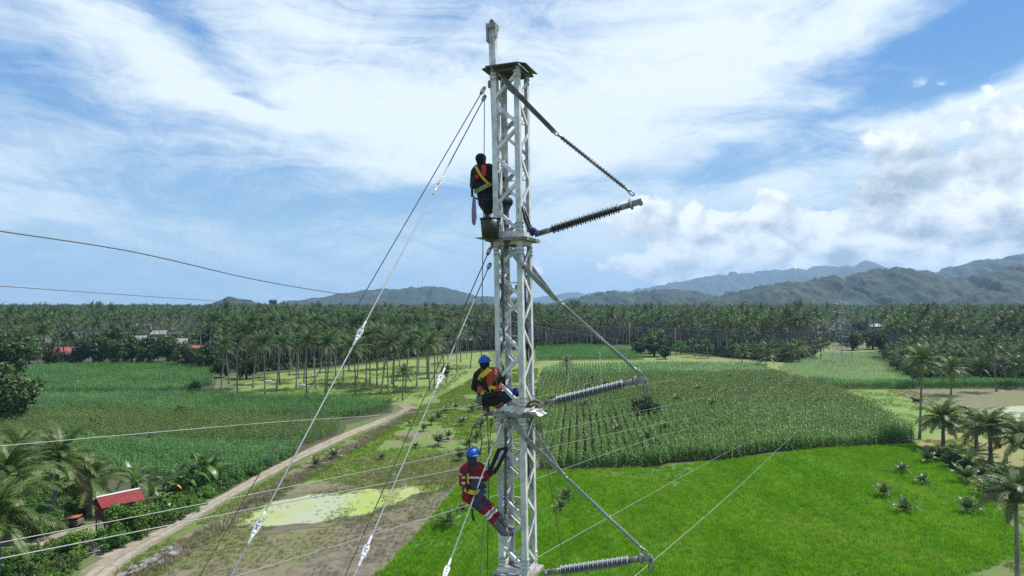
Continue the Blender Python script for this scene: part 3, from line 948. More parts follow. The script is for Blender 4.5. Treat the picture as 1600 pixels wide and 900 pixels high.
# palms read off the photograph one by one: base pixel, height of crown base in metres, crown kind
LAWN = [(345, 614, 12), (371, 617, 12.5), (395, 606, 12), (414, 616, 12), (432, 611, 12), (437, 599, 12.5), (463, 607, 13), (467, 592, 13), (479, 621, 13),
        (475, 598, 13), (494, 608, 13), (508, 620, 13.5), (511, 618, 12), (525, 588, 13), (536, 597, 13), (555, 617, 12), (558, 592, 13), (572, 598, 13),
        (578, 600, 12.5), (589, 603, 13), (595, 615, 12), (598, 598, 13), (607, 609, 13), (615, 605, 12), (612, 600, 13), (633, 613, 11), (651, 603, 13),
        (654, 587, 13), (667, 585, 13), (668, 592, 13), (672, 611, 12), (679, 605, 12.5), (694, 582, 13), (714, 582, 12), (700, 590, 12), (735, 576, 12),
        (358, 600, 12), (452, 588, 13), (500, 584, 13), (545, 580, 13), (590, 578, 13), (625, 576, 13), (685, 572, 13), (720, 566, 13),
        (34, 577, 11), (58, 578, 12), (92, 571, 10), (97, 570, 9.5), (114, 570, 10), (62, 577, 13), (37, 572, 12)]
n_ind = 300 - len(LAWN) - 26
ind, rest = cand[:n_ind], cand[n_ind:]
sel = len(rest)
scl = np.stack([rng.uniform(0.85, 1.15, sel)] * 2 + [np.clip(rng.normal(1.0, 0.16, sel), 0.68, 1.45)], 1)
tag(scatter('palm_forest', np.concatenate([rest, np.zeros((sel, 1))], 1), 'forest_palm', scl=scl), 'dense coconut palm forest running back to the hills', 'forest')


def palm(x, y, h, crown, label, group, name='palm_tree', lean=None, csc=1.0, tr=None):
    root = empty(name, (x, y, 0), label, 'palm tree', group, random.uniform(0, 6.28))
    root.rotation_euler[0], root.rotation_euler[1] = random.gauss(0, .045), random.gauss(0, .045)
    k = random.randrange(len(trunks)) if tr is None else tr
    use('trunk', trunks[k], root, scale=(1, 1, h))
    s_ = random.uniform(0.9, 1.1) * csc
    use('crown', crown, root, (TB[k], TB[k] * 0.3 * math.sin(3), h - 0.05), (random.uniform(-.08, .08), random.uniform(-.08, .08), random.uniform(0, 6.28)), (s_, s_, s_))
    return root


GL = ('tall bare-trunked coconut palm standing on the sunlit lawn left of the tower', 'coconut palms standing on the lawn')
NTH = ('leftmost', 'second from left', 'third from left', 'fourth from left', 'fifth from left', 'sixth from left', 'seventh from left', 'eighth from left', 'ninth from left', 'tenth from left', 'eleventh from left', 'twelfth from left',
       'thirteenth from left', 'fourteenth from left', 'fifteenth from left', 'sixteenth from left', 'seventeenth from left', 'eighteenth from left', 'nineteenth from left', 'twentieth from left')


def row_of(px, py):
    return 'front' if py > 609 else 'middle' if py > 592 else 'back'


LAWN_ROWS = {r_: sorted(p[0] for p in LAWN if p[0] > 130 and row_of(p[0], p[1]) == r_) for r_ in ('front', 'middle', 'back')}
for px, py, h in LAWN:
    q = G(px, py)
    r_ = row_of(px, py)
    if px > 130:
        GL = ('%s coconut palm on the lawn, %s in the %s row of trunks' % ({'front': 'tall bare-trunked', 'middle': 'tall slender', 'back': 'distant slender'}[r_], NTH[LAWN_ROWS[r_].index(px)], r_), 'coconut palms standing on the lawn')
    if px < 130:
        palm(q.x, q.y, h, random.choice(crowns), 'tall coconut palm at the far edge of the left corn field beside the red roof', 'coconut palms beside the red roofed house')
    else:
        palm(q.x, q.y, h * random.uniform(0.93, 1.07), random.choice(crowns), *GL)
GR = {
    'a': ('coconut palm on the front edge of the dense forest behind the lawn', 'coconut palms on the forest edge behind the lawn'),
    'b': ('coconut palm on the forest edge behind the strip of green maize', 'coconut palms on the forest edge behind the maize'),
    'c': ('coconut palm in the grove behind the bare brown field on the right', 'coconut palms in the grove behind the brown field'),
    'd': ('coconut palm among the village roofs behind the left corn field', 'coconut palms among the village roofs'),
}
for x, y in ind:
    px, py = to_px(x, y)
    k = 'd' if px < 335 else 'a' if px < 800 else 'b' if px < 1300 else 'c'
    hh = random.uniform(11, 16.5) if k in 'ad' else (random.uniform(8.5, 14) if px < 1070 else random.uniform(5.0, 9.5))
    df = float(np.interp(px, fx_, fy_)) - py
    if px > 1070:
        hh = min(hh, 2.4 + df * 0.22 + random.uniform(0, 1.6))
    elif px > 800:
        hh = min(hh, 5.0 + df * 0.45 + random.uniform(0, 3.0))
    palm(x, y, hh, random.choice(crowns), *GR[k])

# named palms standing apart
for px, py, h, cs, lab in [
    (1437, 686, 12.6, 0.95, 'lone very tall thin coconut palm at the right corner of the corn field'),
    (1427, 606, 6.0, 1.0, 'short coconut palm at the near left corner of the brown earth field'),
    (1486, 617, 6.2, 1.2, 'broad low coconut palm casting shade on the brown earth field'),
    (1557, 612, 12.0, 1.0, 'tall thick trunked coconut palm behind the brown earth field'),
    (1588, 606, 6.0, 1.1, 'low bushy coconut palm at the right end of the brown earth field'),
    (885, 600, 6.0, 0.62, 'lone coconut palm with brown hanging fronds behind the corn beside the tower'),
    (629, 626, 6.3, 0.72, 'short dark lone coconut palm at the front edge of the lawn by the road'),
    (1160, 573, 5.0, 0.9, 'low coconut palm in front of the forest at the far corner of the corn'),
    (1196, 577, 4.5, 1.0, 'broad low coconut palm at the right far corner of the corn field'),
    (1107, 560, 5.5, 0.9, 'coconut palm on the yellow meadow nearest the dark bushes'),
    (1085, 558, 5.5, 0.9, 'slim coconut palm on the yellow meadow beside the dark bushes'),
    (1283, 562, 6.0, 1.0, 'broad coconut palm on the grove corner beside the distant steel pylon'),
    (1250, 568, 6.0, 1.0, 'coconut palm second from the grove corner near the steel pylon'),
]:
    q = G(px, py)
    palm(q.x, q.y, h, random.choice(crowns_mid), lab, None, csc=cs, tr=0)

# near palms with fronds one by one
def frond_mesh(name, L, droop, seed, m, nl=50, lw=0.092, ll=0.95, hang=0.40):
    v, f, mi = [], [], []
    frond_geo(v, f, mi, 0.0, 0.0, L, droop, nl, lw, ll, seed, 0, hang=hang)
    mb = MB(); mb.v, mb.f, mb.mi = v, f, mi
    return mb.mesh(name, m)


FR = {d: [frond_mesh('frond', 4.6, R(d), 200 + i * 7 + d, MT['frond']) for i in range(3)] for d in (40, 60, 80)}
FR_OLD = [frond_mesh('old_frond', 4.3, R(50), 300 + i, MT['frond_old'], hang=0.8) for i in range(2)]


def big_palm(px, py, h, label, nf=24, size=1.0, lean=0, thick=1.5):
    q = G(px, py)
    root = empty('palm_tree', (q.x, q.y, 0), label, 'palm tree')
    use('trunk', trunks[lean], root, scale=(thick, thick, h))
    for k in range(nf):
        t = k / (nf - 1)
        el0 = R(80 - 105 * t + random.uniform(-8, 8))
        az_ = k * 2.39996 + random.uniform(-.25, .25)
        d = 80 if t < 0.55 else 60
        if el0 < R(-8):
            d = 40
        old = t > 0.86 and random.random() < 0.6
        me = random.choice(FR_OLD) if old else random.choice(FR[d])
        s_ = size * random.uniform(0.85, 1.1)
        o = use('frond', me, root, (TB[lean] * thick, TB[lean] * thick * .3 * math.sin(3), h - 0.05), (0, 0, 0), (s_, s_, s_))
        o.rotation_mode = 'QUATERNION'
        o.rotation_quaternion = Quaternion((0, 0, 1), az_) @ Quaternion((0, 1, 0), -el0) @ Quaternion((1, 0, 0), random.uniform(-.35, .35))
        if old:
            o['label'] = 'yellowed hanging frond'
    return root


big_palm(80, 818, 6.6, 'leafy coconut palm with a pale curved trunk rising beside the red roofed hut', 28, 1.0, lean=1)
big_palm(8, 852, 6.4, 'broad coconut palm behind the white wires at the left edge of the picture', 28, 1.05)
big_palm(-6, 912, 5.4, 'drooping yellowish coconut palm in the bottom left corner of the picture', 28, 1.05)
big_palm(140, 806, 3.9, 'low drooping coconut palm between the red hut and the leafy palm', 24, 0.95)
big_palm(30, 790, 6.0, 'darker coconut palm half hidden behind the palms at the left edge', 26, 0.9)
big_palm(1474, 702, 4.7, 'upright bushy coconut palm beside the lone tall trunk right of the corn', 32, 1.0)
big_palm(1526, 704, 4.0, 'coconut palm with one long arching frond between two others on sandy ground', 26, 0.95)
big_palm(1548, 722, 4.8, 'dark trunked coconut palm on the sandy ground right of the rice', 30, 1.05)
big_palm(1604, 735, 4.2, 'pale coconut palm cut by the right edge above the sandy ground', 30, 1.15)
big_palm(1590, 925, 7.6, 'tall thin drooping coconut palm in the bottom right corner', 22, 0.75, thick=0.9)

# young palms
YG = {
    'rice': ('young coconut palm standing in the bright green rice field', 'young coconut palms in the rice'),
    'strip': ('young coconut palm on the patchy grass strip beside the dirt road', 'young coconut palms on the grass strip'),
    'corn': ('young pale green palm poking out of the tasselled corn', 'young palms in the corn'),
    'edge': ('young coconut palm on the weedy right border of the rice field', 'young coconut palms along the rice border'),
}
for kind, lst in {
    'rice': [(1381, 777, 1.0), (1414, 803, 1.05), (1441, 758, 0.85), (1409, 740, 0.9), (1512, 803, 1.1), (885, 781, 0.9), (877, 799, 0.8), (700, 826, 1.1), (722, 800, .6)],
    'strip': [(521, 718, 1.0), (493, 731, 0.9), (596, 718, 0.6), (685, 697, 1.25), (700, 686, 0.9), (662, 674, 0.8), (674, 664, 1.0), (685, 657, 1.0), (696, 646, 0.9), (722, 665, 1.1), (737, 644, 1.1), (719, 720, 1.0), (730, 702, 1.0), (650, 700, .6), (712, 640, .8), (745, 690, 1.0), (752, 668, 1.0), (640, 664, .5), (748, 640, .9), (760, 655, 1.)],
    'edge': [(1449, 724, 1.1), (1510, 756, 1.3), (1548, 778, 1.3), (1476, 716, 1.0), (1580, 772, 1.2)],
}.items():
    for px, py, s_ in lst:
        q = G(px, py)
        srt = sorted(lst)
        root = empty('young_palm', (q.x, q.y, 0), YG[kind][0] + ', ' + NTH[srt.index((px, py, s_))], 'young palm', YG[kind][1], random.uniform(0, 6.28))
        use('trunk', trunks[0], root, scale=(0.7, 0.7, 0.5 * s_))
        s_ *= {'rice': 0.88, 'strip': 0.92, 'edge': 1.0}[kind]
        use('crown', random.choice(young_crowns), root, (0, 0, 0.42 * s_), (random.uniform(-.1, .1), random.uniform(-.1, .1), 0), (s_, s_, s_))
CP_ = [(862, 640, .9), (886, 645, .9), (918, 618, .9), (945, 612, .9), (1057, 640, .9), (1092, 622, .9), (1112, 648, .9), (852, 668, 1), (912, 650, 1), (966, 692, .9), (1037, 690, .9), (1012, 706, .9), (1140, 600, .9), (1240, 612, .8), (925, 604, .8), (1005, 600, .8)]
for px, py, s_ in CP_:
    q = G(px, py)
    root = empty('young_palm', (q.x, q.y, 0), YG['corn'][0] + ', ' + NTH[sorted(CP_).index((px, py, s_))], 'young palm', YG['corn'][1], random.uniform(0, 6.28))
    use('trunk', trunks[0], root, scale=(0.7, 0.7, 2.0))
    use('crown', random.choice(young_crowns), root, (0, 0, 1.95), (0, 0, 0), (s_, s_, s_))


# ---- broadleaf trees
def leafy_mesh(name, nclump, nleaf, leaf, seed, material, squash=0.8, flat=False):
    """crown of unit radius from many small leaf faces gathered in clumps"""
    r_ = np.random.default_rng(seed)
    cl = r_.normal(size=(nclump, 3))
    cl /= np.linalg.norm(cl, axis=1)[:, None]
    cl *= (r_.uniform(0.35, 0.95, (nclump, 1)))
    cl[:, 2] *= squash
    cs = r_.uniform(0.20, 0.36, nclump)
    k = r_.integers(0, nclump, nleaf)
    d = r_.normal(size=(nleaf, 3))
    d /= np.linalg.norm(d, axis=1)[:, None]
    c = cl[k] + d * cs[k][:, None] * (r_.uniform(0.55, 1.0, (nleaf, 1)))
    nrm = d * 0.9 + r_.normal(size=(nleaf, 3)) * 0.55 + np.array([0, 0, 0.45])
    nrm /= np.linalg.norm(nrm, axis=1)[:, None]
    a = np.cross(nrm, r_.normal(size=(nleaf, 3)))
    a /= np.linalg.norm(a, axis=1)[:, None]
    b = np.cross(nrm, a)
    s_ = leaf * r_.uniform(0.6, 1.3, (nleaf, 1))
    v = np.stack([c - a * s_, c + b * s_ * 0.55, c + a * s_, c - b * s_ * 0.55], 1).reshape(-1, 3)
    f = np.arange(nleaf * 4).reshape(-1, 4)
    return np_mesh(name, v, f, material)


def limb_mesh(name, seed):
    rr = random.Random(seed)
    mb = MB()
    mb.tube([(0, 0, -1.7), (0.03, 0.02, -1.0), (0.0, 0.05, -0.35), (0.05, 0, 0.2)], [0.11, 0.085, 0.07, 0.03], 7)
    for k in range(6):
        a = k * 1.05 + rr.uniform(-.3, .3)
        z0 = rr.uniform(-0.95, -0.2)
        mb.tube([(0, 0.02, z0), (math.cos(a) * .3, math.sin(a) * .3, z0 + .3), (math.cos(a) * .65, math.sin(a) * .65, z0 + .5)], [0.05, 0.035, 0.012], 5)
    return mb.mesh(name, MT['trunk_dark'], True)


TREE = {
    'dark': [leafy_mesh('tree_crown', 46, 3600, 0.075, 400 + i, MT['leaf_dark']) for i in range(3)],
    'mid': [leafy_mesh('tree_crown', 40, 3000, 0.075, 420 + i, MT['leaf_mid']) for i in range(3)],
    'bright': [leafy_mesh('shrub_crown', 30, 2400, 0.07, 440 + i, MT['leaf_bright'], 0.75) for i in range(3)],
}
limbs = [limb_mesh('tree_trunk', 5 + i) for i in range(3)]


def tree(px, py, r, kind, label, group=None, cat='tree', name='broadleaf_tree', hc=None, sq=1.0):
    """px,py: foot of the tree; r: crown radius in metres; hc: height of the crown centre"""
    q = G(px, py)
    hc = r * 0.95 if hc is None else hc
    root = empty(name, (q.x, q.y, 0), label, cat, group, random.uniform(0, 6.28))
    use('trunk', random.choice(limbs), root, (0, 0, hc), scale=(r * 0.8, r * 0.8, hc / 1.65))
    use('crown', random.choice(TREE[kind]), root, (0, 0, hc), scale=(r, r, r * sq))
    return root


tree(6, 664, 5.6, 'mid', 'olive green tree at the left edge in front of the corn field', hc=6.2)
tree(-4, 600, 9, 'dark', 'large dark tree at the left edge beside the far palms', hc=9)
for px, py, r, kd, lab in [
    (146, 571, 7.0, 'dark', 'round dark tree just right of the red roof behind the left corn'),
    (176, 571, 5.0, 'mid', 'lighter small tree between the dark trees behind the left corn'),
    (206, 571, 6.5, 'dark', 'dark broad tree in the middle of the row behind the left corn'),
    (232, 571, 6.2, 'dark', 'dark dense tree second from the right end of the row behind the corn'),
    (262, 571, 6.4, 'mid', 'vine covered tree at the right end of the row behind the left corn'),
    (290, 575, 5.0, 'mid', 'green tree right of the vine covered tree below the grey building'),
    (322, 578, 5.0, 'dark', 'dark tree at the corner of the left corn field below the grove'),
    (346, 590, 3.4, 'dark', 'small dark tree at the foot of the first lawn palms'),
    (120, 572, 4.0, 'dark', 'small dark tree right below the red roof'),
    (76, 572, 4.5, 'dark', 'dark tree left below the red roof between palm trunks'),
    (46, 568, 4.5, 'mid', 'green tree between the palm trunks at the left end of the corn'),
    (385, 592, 4.2, 'dark', 'dark tree behind the second pair of lawn palms'),
    (192, 540, 7.5, 'dark', 'very dark tall tree above the row behind the left corn'),
    (325, 540, 7.5, 'dark', 'very dark tree beside the small red roof in the village'),
    (180, 552, 7.0, 'mid', 'grey green round tree above the row behind the left corn'),
    (1022, 557, 6.0, 'dark', 'large dark bushy tree behind the yellow meadow right of the tower'),
    (1000, 555, 4.0, 'dark', 'lower dark bush on the left side of the large bushy tree'),
    (1040, 561, 3.2, 'dark', 'small dark round bush in front of the large bushy tree'),
    (1020, 552, 6.4, 'bright', 'bright green tree right behind the large dark bushy tree'),
    (1064, 553, 3.6, 'bright', 'bright green low bush on the yellow meadow edge'),
    (1333, 547, 5.5, 'dark', 'round dark tree at the clearing right beside the steel pylon'),
    (1364, 546, 5.5, 'dark', 'round dark tree at the clearing second from the steel pylon'),
    (1315, 540, 4.0, 'mid', 'small tree behind the steel pylon in the clearing'),
    (1376, 540, 4.0, 'mid', 'small green tree at the right end of the clearing'),
    (1345, 520, 6.0, 'dark', 'dark tree far back in the clearing beside a white roof'),
]:
    tree(px, py, r, kd, lab)
tree(1006, 662, 2.7, 'dark', 'dark round bush standing alone in the middle of the corn', cat='bush', name='bush', hc=2.9)
tree(284, 654, 1.7, 'mid', 'round green bush standing alone in the left corn field', cat='bush', name='bush', hc=1.3)
tree(303, 616, 2.0, 'mid', 'small bush at the corner between the left corn field and the lawn', cat='bush', name='bush', hc=1.4)
tree(306, 612, 1.5, 'dark', 'dark low bush beside the small one at the lawn corner', cat='bush', name='bush', hc=1.1)
tree(146, 672, 1.4, 'mid', 'small yellow green bush at the edge of the olive corn band', cat='bush', name='bush', hc=1.0)
tree(697, 600, 1.6, 'mid', 'thin bushy sapling on the lawn at the end of the dry bank', cat='sapling', name='sapling', hc=4.0)
for px, py, r, lab in [(1482, 722, 1.6, 'dark shrub under the upright palm on the rice border'), (1466, 718, 1.3, 'low dark shrub left under the upright palm'), (1500, 735, 1.8, 'broad dark shrub in the middle of the rice border'), (1565, 770, 2.0, 'large dark shrub beside the dark trunked palm'), (1590, 780, 1.8, 'dark shrub at the right edge below the sandy ground'), (1545, 750, 1.3, 'small dark shrub at the foot of the dark trunked palm')]:
    tree(px, py, r, 'dark', lab, cat='shrub', name='shrub', hc=r * 0.75)
hill('wooded_knoll', [(328, 479), (345, 471), (358, 466), (368, 465), (380, 468), (392, 470), (404, 474), (416, 479)], 2300, 90, 6, 12, MT['hill'], 4)
for px, py, r, hc, lab in [(426, 502, 6, 25, 'slim dark tree rising above the horizon left of the wooded hill'), (417, 504, 5, 20, 'smaller dark tree on the horizon beside the slim dark tree'), (897, 509, 9, 20, 'pale green broad tree above the forest right of the tower')]:
    tree(px, py, r, 'dark' if px < 800 else 'mid', lab, hc=hc)


for px, py, r, hc, lab in [(190, 844, 2.0, 2.1, 'leafy bright shrub covering the near wall of the hut'), (207, 836, 2.0, 2.0, 'leafy shrub under the right eave of the hut'), (226, 826, 1.7, 1.3, 'leafy shrub just right of the hut roof'),
                           (172, 858, 1.6, 1.1, 'low leafy shrub between the hut posts and the road'), (246, 818, 1.6, 1.3, 'leafy shrub between hut and banana clump'), (350, 752, 1.5, 1.1, 'leafy shrub right of the banana clump by the road'), (62, 838, 2.0, 1.4, 'leafy shrub at the left edge of the farm yard'), (118, 866, 1.6, 1.1, 'leafy shrub at the mouth of the farm yard')]:
    tree(px, py, r, 'bright', lab, cat='shrub', name='shrub', hc=hc, sq=0.85)


# ---- banana plants
def banana_leaf(name, L, droop, w, seed, material):
    rr = random.Random(seed)
    v, f = [], []
    p, e = Vector((0, 0, 0)), 0.0
    n = 8
    for i in range(n + 1):
        t = i / n
        ww = w * math.sin(math.pi * min(1, 0.06 + 0.94 * t)) ** 0.6 * (0.15 if t < 0.12 else 1)
        v += [(p.x, -ww - rr.uniform(0, .04), p.z + ww * .25), (p.x, 0, p.z), (p.x, ww + rr.uniform(0, .04), p.z + ww * .25)]
        e = -droop * t
        p = p + Vector((math.cos(e), 0, math.sin(e))) * L / n
    for i in range(n):
        a = 3 * i
        f += [(a, a + 1, a + 4, a + 3), (a + 1, a + 2, a + 5, a + 4)]
    mb = MB(); mb.v, mb.f, mb.mi = v, f, [0] * len(f)
    return mb.mesh(name, material, True)


BL = [banana_leaf('leaf', 2.3, R(d), 0.30, d, MT['banana']) for d in (40, 65, 95)]
BO = banana_leaf('old_leaf', 2.0, R(80), 0.24, 3, MT['banana_old'])
bst = MB().tube([(0, 0, 0), (0.03, 0, 1.0), (0, 0, 2.0)], [0.14, 0.11, 0.07], 7).mesh('banana_stem', MT['banana'], True)


def banana(px, py, s_, label, old=False, n=9):
    q = G(px, py)
    root = empty('banana_plant', (q.x, q.y, 0), label, 'banana plant', None, random.uniform(0, 6.28))
    use('stem', bst, root, scale=(s_, s_, s_))
    for k in range(n):
        t = k / n
        o = use('leaf', BO if (old and k >= n - 2) else BL[min(2, int(t * 3))], root, (0, 0, 1.9 * s_), scale=(s_,) * 3)
        o.rotation_mode = 'QUATERNION'
        o.rotation_quaternion = Quaternion((0, 0, 1), k * 2.4) @ Quaternion((0, 1, 0), -R(80 - 75 * t))
        if old and k >= n - 2:
            o['label'] = 'yellow dying leaf'


for a_ in [(214, 788, 1.15, 'tall banana plant right behind the red roofed hut'), (236, 800, 0.9, 'banana plant with yellow leaf beside the roof edge of the hut', True),
           (262, 782, 0.9, 'banana plant with a yellow leaf midway between hut and road bend', True), (283, 776, 1.0, 'pale banana plant left of the tall clump by the road'),
           (300, 770, 1.1, 'banana plant in the middle of the tall clump by the road'), (316, 764, 1.35, 'tallest banana plant of the clump by the dirt road'),
           (332, 762, 1.1, 'banana plant at the right end of the clump by the road'), (250, 806, 0.8, 'small banana plant among the weeds below the roof'),
           (172, 838, 0.55, 'small bright banana plant in front of the hut posts'), (206, 778, 1.1, 'banana plant peeking over the ridge of the hut'),
           (1498, 730, 0.9, 'banana plant among dark shrubs on the rice border'), (1515, 742, 0.9, 'banana plant beside the broad dark shrub on the rice border'), (1568, 764, 1.0, 'banana plant beside the large dark shrub under the palms')]:
    banana(*a_)

# ---- crops


def corn_mesh(name, seed, h, material, tassel=True, nleaf=10, ts=1.0):
    rr = random.Random(seed)
    mb = MB()
    mb.tube([(0, 0, 0), (0, 0, h)], [0.018, 0.010], 4, False)
    for k in range(nleaf):
        z = h * (0.18 + 0.74 * k / nleaf)
        a = (k % 2) * math.pi + rr.uniform(-0.45, 0.45)
        d = Vector((math.cos(a), math.sin(a), 0)); s_ = Vector((-d.y, d.x, 0))
        L = rr.uniform(0.50, 0.76) * h / 2.2
        w = 0.055
        pts = [(0, 0, w * .6), (0.35, 0.30, w), (0.72, 0.30, w * .9), (1.0, rr.uniform(-0.05, 0.12), 0.006)]
        vs_, fs = [], []
        for u, zz_, ww in pts:
            c = Vector((0, 0, z)) + d * u * L + Vector((0, 0, zz_ * L))
            vs_ += [c - s_ * ww, c + s_ * ww]
        fs = [(2 * i, 2 * i + 1, 2 * i + 3, 2 * i + 2) for i in range(3)]
        mb.add(vs_, fs)
    if tassel:
        for k in range(6):
            a = k * 1.05 + rr.uniform(-.2, .2)
            t = 0.10 if k else 0
            mb.tube([(0, 0, h - 0.02), (math.cos(a) * t, math.sin(a) * t, h + 0.2), (math.cos(a) * t * 1.9, math.sin(a) * t * 1.9, h + 0.30)], [0.009 * ts, 0.017 * ts, 0.006 * ts], 3, False, 1)
    return mb.mesh(name, [material, MT['tassel']])


proto_coll('corn', [corn_mesh('corn_plant', 500 + i, 2.1 + 0.12 * i, MT['corn'], True, 10, 0.75) for i in range(4)])
proto_coll('tasselled_corn', [corn_mesh('corn_plant', 540 + i, 2.0 + 0.12 * i, MT['corn'], True, 10, 1.5) for i in range(4)])
proto_coll('young_corn', [corn_mesh('young_corn_plant', 520 + i, 1.7 + 0.1 * i, MT['corn_young'], False, 11) for i in range(4)])


def field(name, poly, coll, sx, sy, ang, label, cat, smin=0.85, smax=1.12, drop=0.05):
    x, y = grid_points(gpoly(poly), sx, sy, ang)
    k = rng.random(len(x)) > drop
    x, y = x[k], y[k]
    n = len(x)
    wv = 0.9 + 0.2 * fbm(x / 9, y / 9, 3, 5)
    rz = math.pi / 2 - ang + rng.normal(0, 0.28, n) + math.pi * rng.integers(0, 2, n)
    scatter(name, np.stack([x, y, np.zeros(n)], 1), coll, rot=rz, scl=rng.uniform(smin, smax, n) * wv, label=label, cat=cat, tilt=0.06)


ROW = math.atan((905 - 800) / FPX)
field('corn_crop', [(845, 736), (880, 733), (960, 731), (1028, 729), (1045, 722), (1140, 718), (1200, 706), (1320, 700), (1430, 691), (1425, 682), (1372, 651), (1240, 648), (1000, 650), (840, 656)], 'corn', 1.18, 0.28, ROW, 'tall green corn in clear rows at the front of the big field', 'corn field')
field('tasselled_crop', [(840, 655), (1000, 649), (1240, 647), (1371, 650), (1300, 613), (1215, 590), (1000, 592), (850, 592), (842, 610)], 'tasselled_corn', 1.05, 0.32, ROW, 'olive tasselled corn filling the back of the big field right of the tower', 'corn field')
field('young_corn_crop', [(850, 592), (1000, 592), (1215, 590), (1190, 573), (1000, 571), (870, 575), (846, 582)], 'young_corn', 0.95, 0.45, ROW, 'bluish green strip of younger corn along the back of the tall corn', 'corn field')
field('young_corn_crop', [(838, 564), (1008, 563), (985, 548), (900, 540), (838, 545)], 'young_corn', 1.1, 0.55, 1.4, 'distant green maize strip in front of the forest beside the tower', 'corn field')
field('corn_crop', [(1215, 575), (1290, 552), (1395, 552), (1425, 588), (1420, 600), (1330, 602), (1262, 596)], 'young_corn', 0.9, 0.5, ROW, 'pale green low corn field around the distant steel pylon', 'corn field', 0.45, 0.6)
field('corn_crop', [(1262, 597), (1330, 603), (1420, 601), (1640, 598), (1640, 607), (1420, 608), (1300, 609)], 'young_corn', 0.9, 0.4, 1.4, 'dark green hedge-like band of maize along the brown field', 'corn field', 0.9, 1.2)
field('young_corn_crop', [(36, 580), (100, 573), (180, 570), (290, 571), (336, 579), (330, 602), (290, 613), (230, 616), (40, 615)], 'young_corn', 0.95, 0.45, 1.3, 'bright green corn field nearest the red roof on the left', 'corn field')
field('young_corn_crop', [(-420, 652), (-420, 580), (36, 580), (40, 616), (42, 622), (230, 621), (290, 620), (330, 614), (400, 623), (520, 623), (612, 630), (609, 643), (540, 656), (440, 656), (200, 645), (0, 650), (-420, 652)], 'young_corn', 0.95, 0.42, 1.3, 'long bright green corn band running up to the road bend', 'corn field')
field('corn_crop', [(-420, 654), (0, 652), (200, 648), (440, 659), (533, 661), (526, 679), (478, 697), (400, 700), (100, 692), (-420, 690)], 'tasselled_corn', 0.95, 0.38, 1.3, 'olive band of tasselled corn in the left fields', 'corn field', 0.7, 0.92)
field('young_corn_crop', [(-420, 694), (100, 696), (400, 703), (474, 700), (440, 724), (350, 764), (300, 762), (220, 752), (130, 730), (-420, 728)], 'young_corn', 0.95, 0.36, 1.3, 'lush green corn band behind the red roofed hut', 'corn field')


def tuft_mesh(name, seed, n, h, w, spread, material, lean=0.35):
    r_ = np.random.default_rng(seed)
    c = np.zeros((n, 3)); c[:, :2] = r_.uniform(-spread, spread, (n, 2))
    a = r_.uniform(0, 6.28, n)
    d = np.stack([np.cos(a), np.sin(a), np.zeros(n)], 1); s_ = np.stack([-np.sin(a), np.cos(a), np.zeros(n)], 1)
    hh = h * r_.uniform(0.65, 1.2, (n, 1))
    up = np.array([[0, 0, 1.0]])
    l = lean * r_.uniform(0.2, 1.3, (n, 1))
    v = np.stack([c - s_ * w, c + s_ * w, c + up * hh * .6 + d * l * hh * .4 + s_ * w * .8, c + up * hh * .6 + d * l * hh * .4 - s_ * w * .8, c + up * hh + d * l * hh], 1).reshape(-1, 3)
    o = (np.arange(n) * 5)[:, None]
    f = [tuple(q) for q in np.concatenate([o + np.array([[0, 1, 2, 3]])], 0).tolist()] + [tuple(q) for q in (o + np.array([[3, 2, 4]])).tolist()]
    return np_mesh(name, v, f, material)


proto_coll('rice_tuft', [tuft_mesh('rice_clump', 600 + i, 34, 0.42, 0.014, 0.24, MT['rice']) for i in range(4)])
proto_coll('grass_tuft', [tuft_mesh('grass_clump', 620 + i, 22, 0.28, 0.016, 0.30, MT['grass'], 0.6) for i in range(3)])
proto_coll('dry_tuft', [tuft_mesh('dry_clump', 640 + i, 20, 0.40, 0.018, 0.30, MT['dry'], 0.9) for i in range(3)])
proto_coll('weed_clump', [leafy_mesh('weed', 16, 620, 0.105, 660 + i, MT['leaf_bright'], 0.7) for i in range(3)] + [leafy_mesh('weed', 16, 620, 0.10, 670 + i, MT['leaf_mid'], 0.7) for i in range(2)])
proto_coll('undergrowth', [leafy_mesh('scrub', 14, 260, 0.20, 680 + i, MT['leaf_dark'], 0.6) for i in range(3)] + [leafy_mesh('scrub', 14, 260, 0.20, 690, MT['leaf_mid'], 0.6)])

RICE = [(560, 940), (590, 898), (645, 845), (702, 778), (735, 726), (848, 737), (1030, 731), (1130, 720), (1290, 702), (1430, 695), (1498, 741), (1550, 787), (1594, 838), (1598, 866), (1540, 889), (1400, 925), (1250, 1010), (1000, 1150), (380, 1150)]
x, y = grid_points(gpoly(RICE), 0.54, 0.30, ROW + 0.05, 0.5)
bare = fbm(x / 3.5, y / 3.5, 4, 33)
px_, py_ = to_px(x, y)
k = (bare < 0.76) | (rng.random(len(x)) < 0.6)
k &= ~((py_ < 762) & (px_ > 930) & (px_ < 1090) & (fbm(x / 2.0, y / 5, 3, 12) > 0.50) & (rng.random(len(x)) < 0.6))
x, y = x[k], y[k]
scatter('rice_crop', np.stack([x, y, np.zeros(len(x))], 1), 'rice_tuft', scl=(0.62 + 0.75 * fbm(x / 7, y / 7, 4, 8)) * rng.uniform(0.85, 1.15, len(x)), label='vivid green young rice covering the whole lower right field', cat='rice', tilt=0.12)
STRIP = [(480, 750), (560, 700), (640, 645), (720, 602), (762, 578), (840, 576), (838, 735), (735, 724), (700, 770), (560, 760)]
x, y = grid_points(gpoly(STRIP), 0.6, 0.6, 0, 0.5)
k = fbm(x / 6, y / 9, 4, 21) > 0.40
x, y = x[k], y[k]
